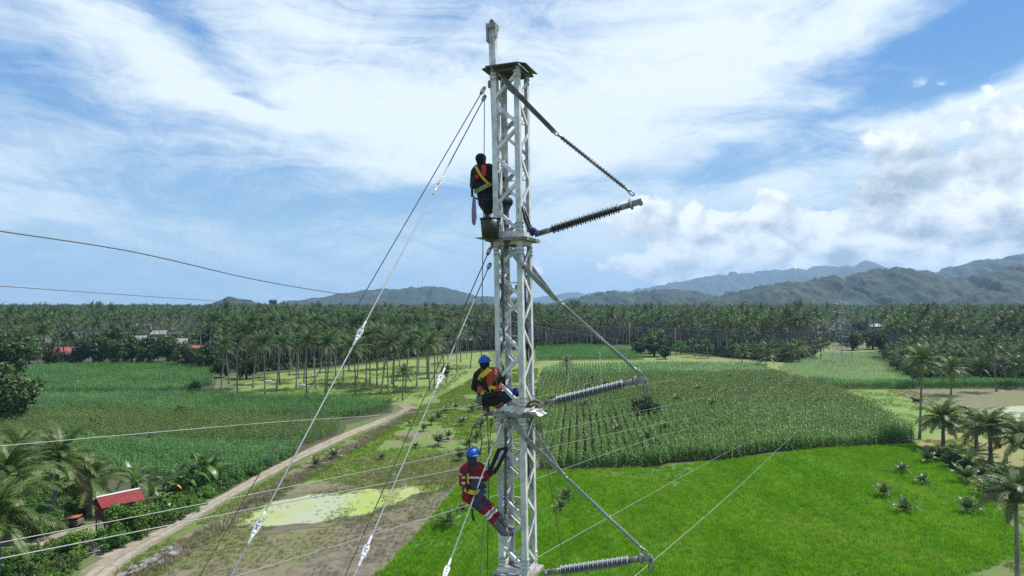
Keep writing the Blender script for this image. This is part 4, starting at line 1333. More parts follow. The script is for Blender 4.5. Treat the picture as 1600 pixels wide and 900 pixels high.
scatter('meadow_grass', np.stack([x, y, np.zeros(len(x))], 1), 'grass_tuft', scl=rng.uniform(0.7, 1.4, len(x)), label='patchy bright grass between dirt road and tower', cat='grass')
FAL = [(-100, 1130), (200, 900), (330, 830), (560, 745), (700, 702), (735, 740), (645, 848), (560, 925), (390, 1130)]
x, y = grid_points(gpoly(FAL), 0.62, 0.62, 0, 0.5)
k = (fbm(x / 4, y / 6, 4, 25) > 0.42) & ~inside(gpoly(pondA), x, y)
x, y = x[k], y[k]
scatter('stubble_grass', np.stack([x, y, np.zeros(len(x))], 1), 'dry_tuft', scl=rng.uniform(0.35, 0.8, len(x)), label='dry brown stubble on the fallow field', cat='grass')
g2 = fbm(x / 5, y / 7, 3, 29) > 0.52
scatter('fallow_weeds', np.stack([x[g2] + 0.2, y[g2] + 0.2, np.zeros(g2.sum())], 1), 'grass_tuft', scl=rng.uniform(0.4, 0.9, g2.sum()), label='thin green weeds across the fallow field', cat='weeds')
x, y = grid_points(gpoly([(330, 815), (390, 789), (470, 773), (560, 763), (650, 755), (706, 755), (680, 774), (640, 790), (560, 814), (400, 828), (345, 824), (420, 808), (540, 796), (590, 780), (560, 772), (470, 781), (400, 798)]), 0.45, 0.45, 0, 0.5)
k = fbm(x / 2, y / 3.5, 4, 41) > 0.50
scatter('pond_reeds', np.stack([x[k], y[k], np.zeros(k.sum())], 1), 'grass_tuft', scl=rng.uniform(0.4, 0.9, k.sum()), label='sparse reeds along the near edge of the algae pond', cat='reeds')
x, y = grid_points(gpoly(pondA), 0.8, 1.3, 0, 0.5)
k = fbm(x / 2.5, y / 5, 4, 91) > 0.53
scatter('pond_sprouts', np.stack([x[k], y[k], np.zeros(k.sum())], 1), 'grass_tuft', scl=rng.uniform(0.35, 0.75, k.sum()), label='scattered sprouts rising through the algae pond', cat='reeds')
LAWNP = [(400, 612), (440, 590), (560, 578), (700, 566), (740, 575), (690, 612), (640, 628), (520, 618)]
x, y = grid_points(gpoly(LAWNP), 1.5, 1.5, 0, 0.5)
k = fbm(x / 12, y / 18, 3, 51) > 0.5
scatter('lawn_tufts', np.stack([x[k], y[k], np.zeros(k.sum())], 1), 'grass_tuft', scl=rng.uniform(0.9, 2.0, k.sum()), label='taller grass tufts on the lawn under the palms', cat='grass')
VER = [(180, 905), (262, 862), (345, 812), (415, 768), (480, 733), (560, 690), (645, 640), (652, 643), (575, 692), (485, 746), (420, 784), (350, 830), (285, 874), (210, 920)]
x, y = grid_points(gpoly(VER), 0.42, 0.42, 0, 0.5)
k = rng.random(len(x)) < 0.75
scatter('verge_stalks', np.stack([x[k], y[k], np.zeros(k.sum())], 1), 'dry_tuft', scl=rng.uniform(0.6, 1.5, k.sum()), label='dry stalks and cut brush piled along the road bank', cat='brush', tilt=0.4)
WEED = [(170, 860), (232, 838), (285, 808), (340, 772), (410, 735), (470, 700), (450, 716), (390, 738), (335, 752), (270, 768), (215, 790), (190, 815), (160, 845)]
x, y = grid_points(gpoly(WEED), 0.85, 0.85, 0, 0.5)
scatter('roadside_weeds', np.stack([x, y, np.full(len(x), 0.35)], 1), 'weed_clump', scl=rng.uniform(0.5, 1.15, len(x)), label='lush green weeds between hut and dirt road', cat='weeds')
x, y = grid_points(gpoly([(-300, 1100), (-300, 880), (-40, 880), (60, 858), (120, 855), (135, 868), (122, 885), (60, 960)]), 0.85, 0.85, 0, 0.5)
scatter('corner_weeds', np.stack([x, y, np.full(len(x), 0.35)], 1), 'weed_clump', scl=rng.uniform(0.5, 1.1, len(x)), label='bright green weeds in the bottom left corner by the road', cat='weeds')
x, y = grid_points(gpoly([(-300, 860), (-300, 740), (60, 752), (130, 780), (150, 800), (110, 820), (60, 840)]), 1.0, 1.0, 0, 0.5)
scatter('garden_weeds', np.stack([x, y, np.full(len(x), 0.3)], 1), 'weed_clump', scl=rng.uniform(0.6, 1.4, len(x)), label='green undergrowth beneath the palms left of the hut', cat='weeds')
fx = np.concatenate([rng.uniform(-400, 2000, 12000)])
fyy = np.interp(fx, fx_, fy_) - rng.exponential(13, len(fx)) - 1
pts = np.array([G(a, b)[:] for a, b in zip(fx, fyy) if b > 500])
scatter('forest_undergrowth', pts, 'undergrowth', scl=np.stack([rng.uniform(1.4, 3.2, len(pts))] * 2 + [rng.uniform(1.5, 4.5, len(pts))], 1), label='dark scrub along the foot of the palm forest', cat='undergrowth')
for nm_, pl_, sp_, lo_, lab_ in (('road_grass', [(120, 960), (182, 894), (232, 860), (284, 830), (346, 792), (412, 754), (480, 718), (548, 686), (608, 661), (650, 640), (660, 645), (575, 695), (485, 750), (420, 790), (350, 836), (285, 880), (200, 930)], .55, .48, 'rough green grass along the edge of the dirt road'),
                                 ('rough_grass', [(1436, 694), (1500, 668), (1640, 655), (1640, 800), (1590, 835), (1550, 790), (1498, 745), (1470, 720)], .62, .44, 'rough yellow green grass under the palms on the right'),
                                 ('corner_grass', [(1300, 960), (1400, 922), (1540, 893), (1602, 866), (1640, 830), (1680, 960)], .5, .40, 'rough grass beyond the bottom right corner of the rice'),
                                 ('pasture_grass', [(1295, 612), (1420, 609), (1520, 640), (1530, 670), (1440, 693), (1370, 648)], 1.0, .45, 'rough pasture grass behind the corn corner')):
    x, y = grid_points(gpoly(pl_), sp_, sp_, 0, .5)
    k = fbm(x / 4, y / 6, 4, 61) > lo_
    scatter(nm_, np.stack([x[k], y[k], np.zeros(k.sum())], 1), 'grass_tuft', scl=rng.uniform(.6, 1.4, k.sum()), label=lab_, cat='grass')
# dark edge of leaves at the front of the tall corn stays real: denser outer rows
q_ = [(845, 736), (880, 733), (960, 731), (1028, 729), (1045, 722), (1140, 718), (1200, 706), (1320, 700), (1430, 691)]
ex_, ey_ = [], []
gp = gpoly(q_)
for (xa, ya), (xb, yb) in zip(gp[:-1], gp[1:]):
    L = math.hypot(xb - xa, yb - ya)
    for j in range(int(L / 0.22)):
        t = j * 0.22 / L
        ex_.append(xa + (xb - xa) * t + random.uniform(-.15, .15)); ey_.append(ya + (yb - ya) * t + random.uniform(-.1, .5))
scatter('corn_edge', np.stack([ex_, ey_, np.zeros(len(ex_))], 1), 'corn', scl=rng.uniform(0.8, 1.05, len(ex_)), label='dense front row of tall corn facing the rice field', cat='corn field', tilt=0.08)

# ================================================================== THE TOWER
TD = 12.5
TH = R(21.6)
EX = Vector((math.cos(TH), -math.sin(TH), 0))
EY = Vector((math.sin(TH), math.cos(TH), 0))
S = 0.54
AX0, AX1 = P(797, 120, TD), P(808.5, 800, TD)


def zl(py):
    return P(800, py, TD).z


def axis(z):
    t = (z - AX0.z) / (AX1.z - AX0.z)
    return AX0.lerp(AX1, t)


def TP(u, v, z):
    return axis(z) + EX * u + EY * v


ZT, Z1, Z2, Z3 = zl(112), zl(374), zl(642), zl(890)
base = axis(0)
tower = empty('lattice_tower', (base.x, base.y, 0), 'tall white galvanised lattice tower section with platforms and workers on it', 'lattice tower')
h2 = S / 2
CORN = {'A': (-h2, -h2), 'B': (h2, -h2), 'C': (-h2, h2), 'D': (h2, h2)}
for nm, (u, v) in CORN.items():
    mb = MB()
    n1, n2 = (EX * (-1 if u > 0 else 1)), (EY * (-1 if v > 0 else 1))
    mb.angle(TP(u, v, 0) , TP(u, v, ZT - 0.01), n1, n2, 0.098, 0.010)
    mb.build('leg', MT['galv'], tower)


def zigzag(z_top, z_bot, n, c0, c1, start, nrm, name='brace', joined=None, w=0.058):
    pa, pb = CORN[c0], CORN[c1]
    for k in range(n):
        za = z_top + (z_bot - z_top) * (k + 0.06) / n
        zb = z_top + (z_bot - z_top) * (k + 0.94) / n
        p, q = (pa, pb) if (k + start) % 2 == 0 else (pb, pa)
        i = 0.05
        ctr = 1 - 0.12
        a = TP(p[0] * ctr, p[1] * ctr, za) + nrm * 0.030
        b = TP(q[0] * ctr, q[1] * ctr, zb) + nrm * 0.030
        d = (b - a).normalized()
        side = d.cross(nrm).normalized()
        mb = joined if joined is not None else MB()
        mb.angle(a - side * w / 2 , b - side * w / 2, side, -nrm, w, 0.006)
        if joined is None:
            mb.build(name, MT['galv'], tower)


SECS = [(ZT - 0.10, Z1 + 0.08), (Z1 - 0.10, Z2 + 0.08), (Z2 - 0.10, Z3 + 0.08)]
for zt, zb in SECS:
    zigzag(zt, zb, 6, 'B', 'A', 0, -EY)
    zigzag(zt, zb, 6, 'D', 'B', 0, EX)
    zigzag(zt, zb, 6, 'C', 'D', 0, EY)
    zigzag(zt, zb, 6, 'A', 'C', 0, -EX)
low_b = MB()
zz0 = Z3
while zz0 > 3.2:
    for c in (('B', 'A', -EY), ('D', 'B', EX), ('C', 'D', EY), ('A', 'C', -EX)):
        zigzag(zz0 - .1, zz0 - 2.9, 6, c[0], c[1], 0, c[2], joined=low_b)
    zz0 -= 3.0
low_b.build('lower_bracing', MT['galv'], tower)


def ring_frame(z, hgt, name='frame_rail'):
    for a, b, nr in (('A', 'B', -EY), ('B', 'D', EX), ('C', 'D', EY), ('A', 'C', -EX)):
        pa, pb = CORN[a], CORN[b]
        MB().beam(TP(pa[0] * .8, pa[1] * .8, z) + nr * .045, TP(pb[0] * .8, pb[1] * .8, z) + nr * .045, 0.010, hgt).build(name, MT['galv'], tower)


def platform(z, eu, ev, name='platform'):
    c = TP(0, 0, z)
    MB().box(c, EX * eu, EY * ev, Vector((0, 0, 0.008))).build(name, MT['plate'], tower)
    for sgn in (-1, 1):
        MB().box(c + EY * sgn * (ev + 0.004) - Vector((0, 0, 0.022)), EX * eu, EY * 0.004, Vector((0, 0, 0.028))).build('platform_lip', MT['plate'], tower)
        MB().box(c + EX * sgn * (eu + 0.004) - Vector((0, 0, 0.022)), EX * 0.004, EY * (ev * 0.98), Vector((0, 0, 0.028))).build('platform_lip', MT['plate'], tower)


for zp in (Z1, Z2, Z3):
    ring_frame(zp + 0.075, 0.10)
    ring_frame(zp - 0.075, 0.08)
platform(Z1, 0.40, 0.36)
platform(Z2, 0.40, 0.38)
platform(Z3, 0.36, 0.36)
# domed splice collars under each platform
for zp in (Z1, Z2):
    for s_ in (-1, 1):
        MB().lathe(TP(0.02 * s_, s_ * 0.15, zp - 0.03), TP(0.02 * s_, s_ * 0.15, zp - 0.2), [(0, 0.15), (0.05, 0.145), (0.10, 0.11), (0.12, 0.03)], 14).build('splice_collar', MT['skirt'], tower, True)
# bent bare sheet at the right end of the second platform
MB().box(TP(0.47, -0.08, Z2 + 0.005), EX * 0.10 - Vector((0, 0, .035)), EY * 0.20, Vector((0, 0, .004)) + EX * .001).build('bent_sheet', MT['sheet'], tower)
MB().box(TP(0.40, -0.36, Z2 + 0.03), EX * 0.13 + Vector((0, 0, .01)), EY * 0.05 - Vector((0, 0, .03)), Vector((0, 0, .004))).build('bent_sheet', MT['sheet'], tower)
# sloping skirt plates round the top
for a, b, nr, along in (('A', 'B', -EY, EX), ('B', 'D', EX, EY), ('C', 'D', EY, EX), ('A', 'C', -EX, EY)):
    pa, pb = CORN[a], CORN[b]
    m_ = (TP(pa[0], pa[1], ZT) + TP(pb[0], pb[1], ZT)) / 2
    MB().box(m_ + nr * 0.085 + Vector((0, 0, 0.018)), along * (h2 + 0.045), nr * 0.075 + Vector((0, 0, -0.018)), Vector((0, 0, 0.008)) ).build('skirt_plate', MT['skirt'], tower)
    MB().box(m_ + nr * 0.01 + Vector((0, 0, -0.03)), along * (h2 * 0.8), nr * 0.005, Vector((0, 0, 0.045))).build('cap_rail', MT['skirt'], tower)
MB().box(TP(0, 0, ZT + 0.03), EX * h2 * 0.96, EY * h2 * 0.96, Vector((0, 0, 0.006))).build('cap_plate', MT['skirt'], tower)
# short horizontal struts with their cross bars on the rear face
for pys in ((178, 191), (264, 279), (441, 452), (526, 538), (697, 707), (783, 797)):
    zz_ = [zl(p) for p in pys]
    for z_ in zz_:
        MB().beam(TP(-h2 * .8, h2 * .86, z_), TP(h2 * .8, h2 * .86, z_), 0.018, 0.018).build('strut', MT['galv'], tower)
    for k in range(4):
        u0, u1 = -h2 * .8 + k * h2 * .4, -h2 * .8 + (k + 1) * h2 * .4
        MB().beam(TP(u0, h2 * .86, zz_[k % 2]), TP(u1, h2 * .86, zz_[(k + 1) % 2]), 0.012, 0.012).build('strut', MT['galv'], tower)
# worn stencil marks on the near leg
for py in (330, 596, 866):
    z_ = zl(py)
    for k in range(3):
        MB().box(TP(h2 - 0.05 + 0.006 * (k % 2), -h2 - 0.0015, z_ - k * 0.032), EX * 0.010, EY * 0.001, Vector((0, 0, 0.011))).build('stencil_mark', MT['mark'], tower)
bolt_me = MB().lathe((0, 0, 0), (0, 0, .02), [(0, .013), (.014, .013), (.02, .006)], 6).mesh('bolt', MT['steel'])
for zp in (ZT - .12, Z1 + .20, Z1 - .22, Z2 + .20, Z2 - .22, Z3 + .20):
    for nm, (u, v) in CORN.items():
        if nm == 'C':
            continue
        for nr, al, cu, cv in ((-EY if v < 0 else EY, EX, u - .05 * (1 if u > 0 else -1), v), (EX if u > 0 else -EX, EY, u, v - .05 * (1 if v > 0 else -1))):
            cpl = TP(cu, cv, zp) + nr * .004
            MB().box(cpl, al * .044, nr * .004, Vector((0, 0, .10))).build('splice_plate', MT['galv'], tower)
            if nr.y < -.2:
                for bu in (-.022, .022):
                    for bz in (-.07, 0, .07):
                        o = use('bolt', bolt_me, tower, cpl + nr * .004 + al * bu + Vector((0, 0, bz)) - Vector((base.x, base.y, 0)))
                        o.rotation_mode = 'QUATERNION'; o.rotation_quaternion = nr.to_track_quat('Z', 'Y')
# guy wire brackets
for zz_, uu in ((ZT - 0.22, -0.34), (Z1 - 0.10, -0.34), (Z2 - 0.08, -.34)):
    MB().box(TP(uu, -0.10, zz_), EX * 0.06, EY * 0.012, Vector((0, 0, 0.07))).build('guy_bracket', MT['plate'], tower)
    MB().box(TP(uu, 0.10, zz_), EX * 0.06, EY * 0.012, Vector((0, 0, 0.07))).build('guy_bracket', MT['plate'], tower)

# lifting mast (gin pole) standing inside and above the tower
gz0, gz1 = zl(372), zl(46)
pt, pb_ = P(769.5, 46, 12.62), P(781, 371, 12.62)
mast = empty('gin_pole', pb_, 'pale box section lifting mast rising above the tower top with a dark cap', 'gin pole')
w_ = 0.034
MB().beam(pb_ + EX * w_, pt + EX * w_, 0.062, 0.12, EY).build('channel', MT['galv'], mast)
MB().beam(pb_ - EX * w_, pt - EX * w_, 0.058, 0.12, EY).build('channel', MT['galv'], mast)
MB().box(pt + Vector((0, 0, 0.04)), EX * 0.092, EY * 0.09, Vector((0, 0, 0.05))).build('cap', MT['plate'], mast)
MB().box(P(762.2, 54, 12.55), EX * 0.012, EY * 0.06, Vector((-.006, 0, 0.15))).build('side_plate', MT['plate'], mast)
MB().box(P(775, 48, 12.55), EX * 0.008, EY * 0.06, Vector((0, 0, 0.12))).build('side_plate', MT['plate'], mast)
MB().lathe(P(768.5, 34.5, 12.56), P(768.5, 34.5, 12.66), [(0, 0.045), (0.02, 0.05), (0.05, 0.035), (0.08, 0.05), (0.1, 0.045)], 12).build('pulley', MT['steel'], mast)
MB().beam(P(768.5, 39, 12.61), P(768.5, 30, 12.61), 0.02, 0.05, EY).build('pulley_bracket', MT['plate'], mast)


# ------------------------------------------------------------------ insulators
def shed_mesh(name, r, core, th, material, n=18):
    mb = MB()
    mb.lathe((0, 0, -th), (0, 0, th), [(0, core), (th * 0.3, r * 0.75), (th * 0.75, r), (th * 1.25, r), (th * 1.5, core * 1.3), (th * 2, core)], n)
    return mb.mesh(name, material, True)


def post_insulator(bp, ep, da, db, label, dark=False):
    a, b = P(bp[0], bp[1], da), P(ep[0], ep[1], db)
    root = empty('post_insulator', a, label, 'insulator', 'post insulators holding the arms out from the tower')
    d = (b - a)
    L = d.length
    d.normalize()
    up = Vector((0, 0, 1))
    sd_ = d.cross(up).normalized()
    pu = sd_.cross(d).normalized()
    MB().lathe(a, b, [(0.10, 0.05), (0.24, 0.052), (0.30, 0.047)], 14).build('base_tube', MT['steel'], root, True)
    MB().box(a + d * 0.04, d * 0.07, sd_ * 0.022, pu * 0.045).build('base_clevis', MT['steel'], root)
    MB().lathe(a + d * 0.03 - sd_ * 0.09, a + d * .03 + sd_ * 0.09, [(0, 0.035), (0.18, 0.035)], 10).build('pivot_pin', MT['steel'], root)
    MB().lathe(a, b, [(0.30, 0.046), (L - 0.36, 0.046)], 12).build('core', MT['core'], root, True)
    MB().lathe(a, b, [(L - 0.36, 0.050), (L - 0.17, 0.053)], 14).build('end_tube', MT['steel'], root, True)
    MB().lathe(a, b, [(L - 0.185, 0.052), (L - 0.175, 0.092), (L - 0.145, 0.092), (L - 0.135, 0.052)], 14).build('end_flange', MT['steel'], root, True)
    MB().box(a + d * (L - 0.055), d * 0.085, sd_ * 0.018, pu * 0.05).build('yoke_plate', MT['steel'], root)
    MB().lathe(b + d * 0.0 - pu * 0.03 - sd_ * 0.02, b - pu * 0.03 + sd_ * 0.02, [(0, 0.045), (0.04, 0.045)], 12).build('eye_boss', MT['steel'], root)
    # hook shackle below the end
    e = b - pu * 0.05
    if not dark:
        MB().beam(b, e - up * 0.03, 0.03, 0.04, sd_).build('hanger', MT['steel'], root)
        MB().link(e - up * 0.02, e - up * 0.19, 0.075, 0.015).build('shackle', MT['wire'], root, True)
    ns = 29
    sm_ = SHED_P_BACKLIT if dark else SHED_P
    q = d.to_track_quat('Z', 'Y')
    for i in range(ns):
        o = use('shed', sm_, root, d * (0.33 + (L - 0.73) * i / (ns - 1)))
        o.rotation_mode = 'QUATERNION'; o.rotation_quaternion = q
        if i % 2:
            o.scale = (0.86, 0.86, 1)
    return root


SHED_P = shed_mesh('shed', 0.088, 0.048, 0.009, MT['shed'])
SHED_P_BACKLIT = shed_mesh('shed', 0.088, 0.048, 0.009, MT['shed_dark'])  # same shed, its backlit darkness put into the colour
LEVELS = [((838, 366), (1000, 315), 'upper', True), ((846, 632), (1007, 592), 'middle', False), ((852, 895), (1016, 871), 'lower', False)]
PL = {'upper': 'ribbed post insulator coloured dark as backlit, reaching out at the top arm against the sky',
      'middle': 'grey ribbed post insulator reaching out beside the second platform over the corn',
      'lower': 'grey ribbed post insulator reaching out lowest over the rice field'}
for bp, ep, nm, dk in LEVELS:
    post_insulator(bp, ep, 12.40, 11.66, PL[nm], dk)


def rod_insulator(a, b, label, name, group, r=0.043, pitch=0.034, end=0.11, n=12, material='shed', links=0.10):
    a, b = Vector(a), Vector(b)
    root = empty(name, a, label, 'insulator', group)
    d = b - a
    L = d.length
    d.normalize()
    la, lb = links, L - links
    MB().link(a, a + d * (links + 0.03), 0.06, 0.012).build('top_link', MT['steel'], root, True)
    MB().link(b - d * (links + 0.03), b, 0.06, 0.012).build('end_link', MT['steel'], root, True)
    MB().lathe(a, b, [(la, 0.018), (la + 0.03, 0.026), (la + end, 0.022), (la + end, 0.016), (lb - end, 0.016), (lb - end, 0.022), (lb - 0.03, 0.026), (lb, 0.018)], 10).build('rod', MT['steel'], root, True)
    mb = MB()
    t, i = la + end, 0
    while t < lb - end:
        rr = r if i % 2 == 0 else r * 0.82
        mb.lathe(a + d * t, b, [(-0.008, 0.017), (-0.002, rr * 0.85), (0.004, rr), (0.009, rr * .9), (0.012, 0.017)], n)
        t += pitch
        i += 1
    mb.build('sheds', MT[material], root, True)
    return root


GS = 'slanting rod insulators carrying the arm ends'
rod_insulator(P(865, 205, 12.15), P(991, 305, 11.70), 'slanting rod insulator coloured dark as backlit, from the top strap to the upper arm end', 'rod_insulator', GS, material='shed_dark')
rod_insulator(P(870, 468, 12.15), P(1003, 586, 11.68), 'slanting rod insulator from the middle strap to the second arm end', 'rod_insulator', GS)
rod_insulator(P(876, 738, 12.15), P(1012, 866, 11.68), 'slanting rod insulator from the lower strap across the rice field', 'rod_insulator', GS)
GH = 'rod insulators hanging inside the tower'
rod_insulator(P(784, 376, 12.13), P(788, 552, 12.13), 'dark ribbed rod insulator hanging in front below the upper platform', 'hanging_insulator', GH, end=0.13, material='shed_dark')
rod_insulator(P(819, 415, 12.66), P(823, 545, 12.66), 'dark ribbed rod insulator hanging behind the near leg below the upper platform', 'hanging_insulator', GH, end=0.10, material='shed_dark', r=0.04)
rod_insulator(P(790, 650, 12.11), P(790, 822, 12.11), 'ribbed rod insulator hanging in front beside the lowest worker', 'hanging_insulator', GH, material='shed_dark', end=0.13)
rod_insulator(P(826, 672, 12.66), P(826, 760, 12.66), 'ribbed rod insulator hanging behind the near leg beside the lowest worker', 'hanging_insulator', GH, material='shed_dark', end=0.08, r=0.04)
sl = MB()
sl.link(P(786.5, 825, 12.09), P(791.5, 856, 12.09), 0.035, 0.009)
sl.link(P(792, 824, 12.07), P(794, 854, 12.07), 0.035, 0.009)
tag(sl.build('sling_link', MT['reflect'], None, True), 'pair of white sling loops hanging beside the lowest worker boot', 'sling')

# strap yokes: two flat bars per arm that meet at the rod
for (p0, p1, nm) in (((788, 124), (866, 206), 'top'), ((796, 388), (869, 468), 'middle'), ((797, 654), (876, 738), 'lower')):
    end = P(p1[0], p1[1], 12.17)
    st = P(p0[0], p0[1], 12.17)
    zst = st.z
    root = empty('strap_yoke', end, {'top': 'dark flat strap yoke sloping from the tower top to the upper rod', 'middle': 'grey flat strap yoke sloping from under the upper platform', 'lower': 'grey bent strap yoke sloping from under the second platform'}[nm], 'strap', 'strap yokes holding the slanting insulators')
    mtl = MT['skirt'] if nm == 'top' else MT['strap']
    mid = TP(h2 + 0.05, -h2 - 0.05, zst + (end.z - zst) * 0.37)
    MB().beam(st, mid, 0.014, 0.090, EY.cross(mid - st)).build('strap_bar', mtl, root)
    MB().beam(mid, end, 0.014, 0.085, EY.cross(end - mid)).build('strap_bar', mtl, root)
    st2 = TP(0.0, h2 + 0.06, zst)
    mid2 = TP(h2 + 0.05, h2 + 0.05, zst + (end.z - zst) * 0.45)
    MB().beam(st2, mid2, 0.012, 0.075, EY.cross(mid2 - st2)).build('strap_bar', mtl, root)
    MB().beam(mid2, end, 0.012, 0.070, EY.cross(end - mid2)).build('strap_bar', mtl, root)
    MB().lathe(end - EY * .03, end + EY * .03, [(0, 0.025), (0.06, 0.025)], 8).build('pin', MT['steel'], root)
    MB().lathe(mid - EY * .02, mid + EY * .02, [(0, 0.02), (0.04, 0.02)], 8).build('bolt', MT['core'], root)

# ------------------------------------------------------------------ guy wires


def guy(pts, r, label, material='wire', clevis=(), group='guy wires of the lattice tower'):
    """pts: first (tower end) and a second photograph point with distances; runs straight on to the ground"""
    a, b = [P(*p) for p in pts]
    d = (b - a).normalized()
    end = a + d * (a.z / -d.z)
    root = empty('guy_wire', end, label, 'guy wire', group)
    MB().tube([a, end], r, 6).build('cable', MT[material], root, True)
    MB().link(a - d * 0.02, a + d * 0.14, 0.055, 0.012).build('end_shackle', MT['plate'], root, True)
    MB().box(end + Vector((0, 0, .1)), (0.25, 0, 0), (0, 0.25, 0), (0, 0, .12)).build('anchor_block', MT['stone'], root)
    for cy in clevis:
        # point on the cable at this picture height
        lo, hi = 0.0, (end - a).length
        for _ in range(50):
            m_ = (lo + hi) / 2
            p = a + d * m_
            if to_px(p.x, p.y, p.z)[1] < cy and p.y > 1:
                lo = m_
            else:
                hi = m_
        p = a + d * lo
        mb = MB()
        mb.lathe(p - d * 0.22, p, [(0, r * 1.1), (0.04, r * 1.7), (0.11, r * 1.9), (0.15, r * 2.1)], 8)
        mb.lathe(p + d * 0.22, p, [(0, r * 1.1), (0.04, r * 1.7), (0.11, r * 1.9), (0.15, r * 2.1)], 8)
        mb.link(p - d * 0.09, p + d * 0.03, 0.06, 0.014)
        mb.link(p - d * 0.03, p + d * 0.09, 0.05, 0.014)
        mb.ball(p - d * .05, .026, 8, 5); mb.ball(p + d * .05, .026, 8, 5)
        mb.build('clevis', MT['galv'], root, True)
    return root


guy([(757, 137, 12.40), (560, 475, 13.6)], 0.0095, 'dark thin guy wire from the tower top running down to the far left', 'wire_dark')
guy([(758, 150, 12.36), (365, 893, 8.3)], 0.0105, 'pale guy wire from the tower top with three shackle joints down to the lower left', 'wire', (290, 522, 826))
guy([(766, 388, 12.40), (548, 880, 14.5)], 0.010, 'dark thin guy wire from the upper platform down across the pond', 'wire_dark')
guy([(766, 412, 12.36), (560, 885, 8.8)], 0.0105, 'pale guy wire from the upper platform with shackle joints above and below the pond', 'wire', (592, 862))
guy([(786, 655, 12.10), (697, 893, 9.3)], 0.0105, 'pale guy wire passing in front of the lowest worker', 'wire', (893,))
guy([(841, 640, 12.5), (880, 875, 15.5)], 0.010, 'thin brownish guy line falling right of the tower over the rice', 'rope')
guy([(768, 655, 12.6), (750, 900, 13.6)], 0.009, 'thin dark line dropping behind the lowest worker', 'wire_dark')

ro = MB()
ro.tube([P(757, 146, 12.5), P(756, 300, 12.5), P(754, 420, 12.5), P(752, 560, 12.5), P(750, 640, 12.5)], 0.008, 5)
tag(ro.build('hand_rope', MT['rope'], None, True), 'thin brown rope hanging straight down left of the tower past the top worker', 'rope')
ro = MB()
ro.tube([P(761, 642, 12.3), P(764, 720, 12.3), P(763, 800, 12.3), P(761, 900, 12.3), P(760, 1000, 12.3)], 0.010, 5)
tag(ro.build('hand_rope', MT['wire_dark'], None, True), 'dark rope hanging from the second platform behind the lowest worker', 'rope')
ro = MB()
ro.tube([P(735, 708, 12.0), P(733, 690, 12.0), P(738, 670, 12.0), P(746, 660, 12.05), P(751, 664, 12.05), P(750, 676, 12.05), P(753, 690, 12.0), P(750, 708, 12.0)], 0.009, 6)
tag(ro.build('lanyard', MT['black'], None, True), 'black looped lanyard above the lowest worker helmet', 'lanyard')
ro = MB()
ro.tube([P(746, 660, 12.05), P(751, 655, 12.05), P(757, 645, 12.1), P(760, 641, 12.15)], 0.014, 6)
ro.ball(P(748, 659, 12.04), (.045, .03, .04), 8, 6)
tag(ro.build('rope_clamp', MT['steel'], None, True), 'steel clamp hanging from the platform corner above the looped lanyard', 'rope clamp')
ro = MB()
for k_ in range(3):
    ro.tube([P(739.5 + k_, 306, 12.18 + .02 * k_), P(737.5 + k_ * 1.6, 330, 12.18), P(738 + k_ * 1.4, 348, 12.18), P(740 + k_ * .8, 352, 12.18), P(742 + k_, 340, 12.18), P(740.5 + k_, 310, 12.18)], 0.010, 5)
tag(ro.build('rope_coil', MT['rope_purple'], None, True), 'purple speckled rope coil dangling from the top worker belt', 'rope')
# small hoses and hoops inside the tower
for (cx, cy, rx, ry, dep, lab) in ((781, 458, 4, 15, 12.5, 'black cable coil hanging inside the tower at the horizon'), (779, 546, 4.5, 16, 12.5, 'black cable coil hanging inside the tower above the middle worker'), (827, 550, 4, 18, 12.6, 'black cable coil behind the near leg above the second platform')):
    mb = MB()
    for q in range(2):
        mb.tube([P(cx + (rx - q) * math.cos(t * 2 * math.pi / 16), cy + (ry - q) * math.sin(t * 2 * math.pi / 16), dep + .02 * q) for t in range(17)], 0.012, 5, False)
    tag(mb.build('cable_coil', MT['black'], None, True), lab, 'cable coil')
mb = MB()
mb.tube([P(816, 322, 12.2), P(820, 340, 12.2), P(827, 358, 12.2), P(834, 366, 12.2)], 0.022, 6)
mb.tube([P(819, 325, 12.3), P(826, 345, 12.3), P(832, 364, 12.3)], 0.020, 6)
tag(mb.build('lashing_strap', MT['black'], None, True), 'dark lashing strap tied down to the base of the top post insulator', 'strap')
mb = MB()
mb.ball(P(832, 360, 12.26), (.075, .06, .06), 10, 7)
mb.tube([P(826, 352, 12.25), P(832, 368, 12.22), P(840, 360, 12.25)], .03, 6)
tag(mb.build('rag_bundle', MT['jeans'], None, True), 'blue rag bundle wrapped round the base of the top post insulator', 'rag')
mb = MB()
mb.tube([P(822, 637, 12.1), P(828, 629, 12.1), P(836, 626, 12.1), P(843, 628, 12.1)], .03, 7)
mb.tube([P(826, 637, 12.06), P(835, 632, 12.06), P(842, 634, 12.06)], .025, 7)
tag(mb.build('rag_bundle', MT['rope'], None, True), 'pale brown sling bundle lying at the base of the middle post insulator', 'sling')

# bucket on the upper platform corner
bk = empty('bucket', P(768, 373, 12.10), 'black plastic bucket standing on the left corner of the upper platform', 'bucket')
b0, b1 = P(766, 373, 12.10), P(766, 341, 12.10)
hb = (b1 - b0).length
MB().lathe(b0, b1, [(0, 0.145), (hb * .97, 0.178), (hb * 0.97, 0.171), (0.02, 0.137), (0.02, 0.01)], 20).build('shell', MT['bucket'], bk, True)
MB().lathe(b0, b1, [(hb - .025, 0.178), (hb - .02, 0.188), (hb - .002, 0.188), (hb, 0.178), (hb, .172), (hb - .02, .172)], 20).build('rim', MT['bucket'], bk, True)
MB().tube([b1 + Vector((  .178 * math.cos(t), -.178 * math.sin(t) * 0.9, -0.03 - .05 * math.sin(t))) for t in [math.pi * k / 10 for k in range(11)]], .006, 5).build('handle', MT['steel'], bk, True)
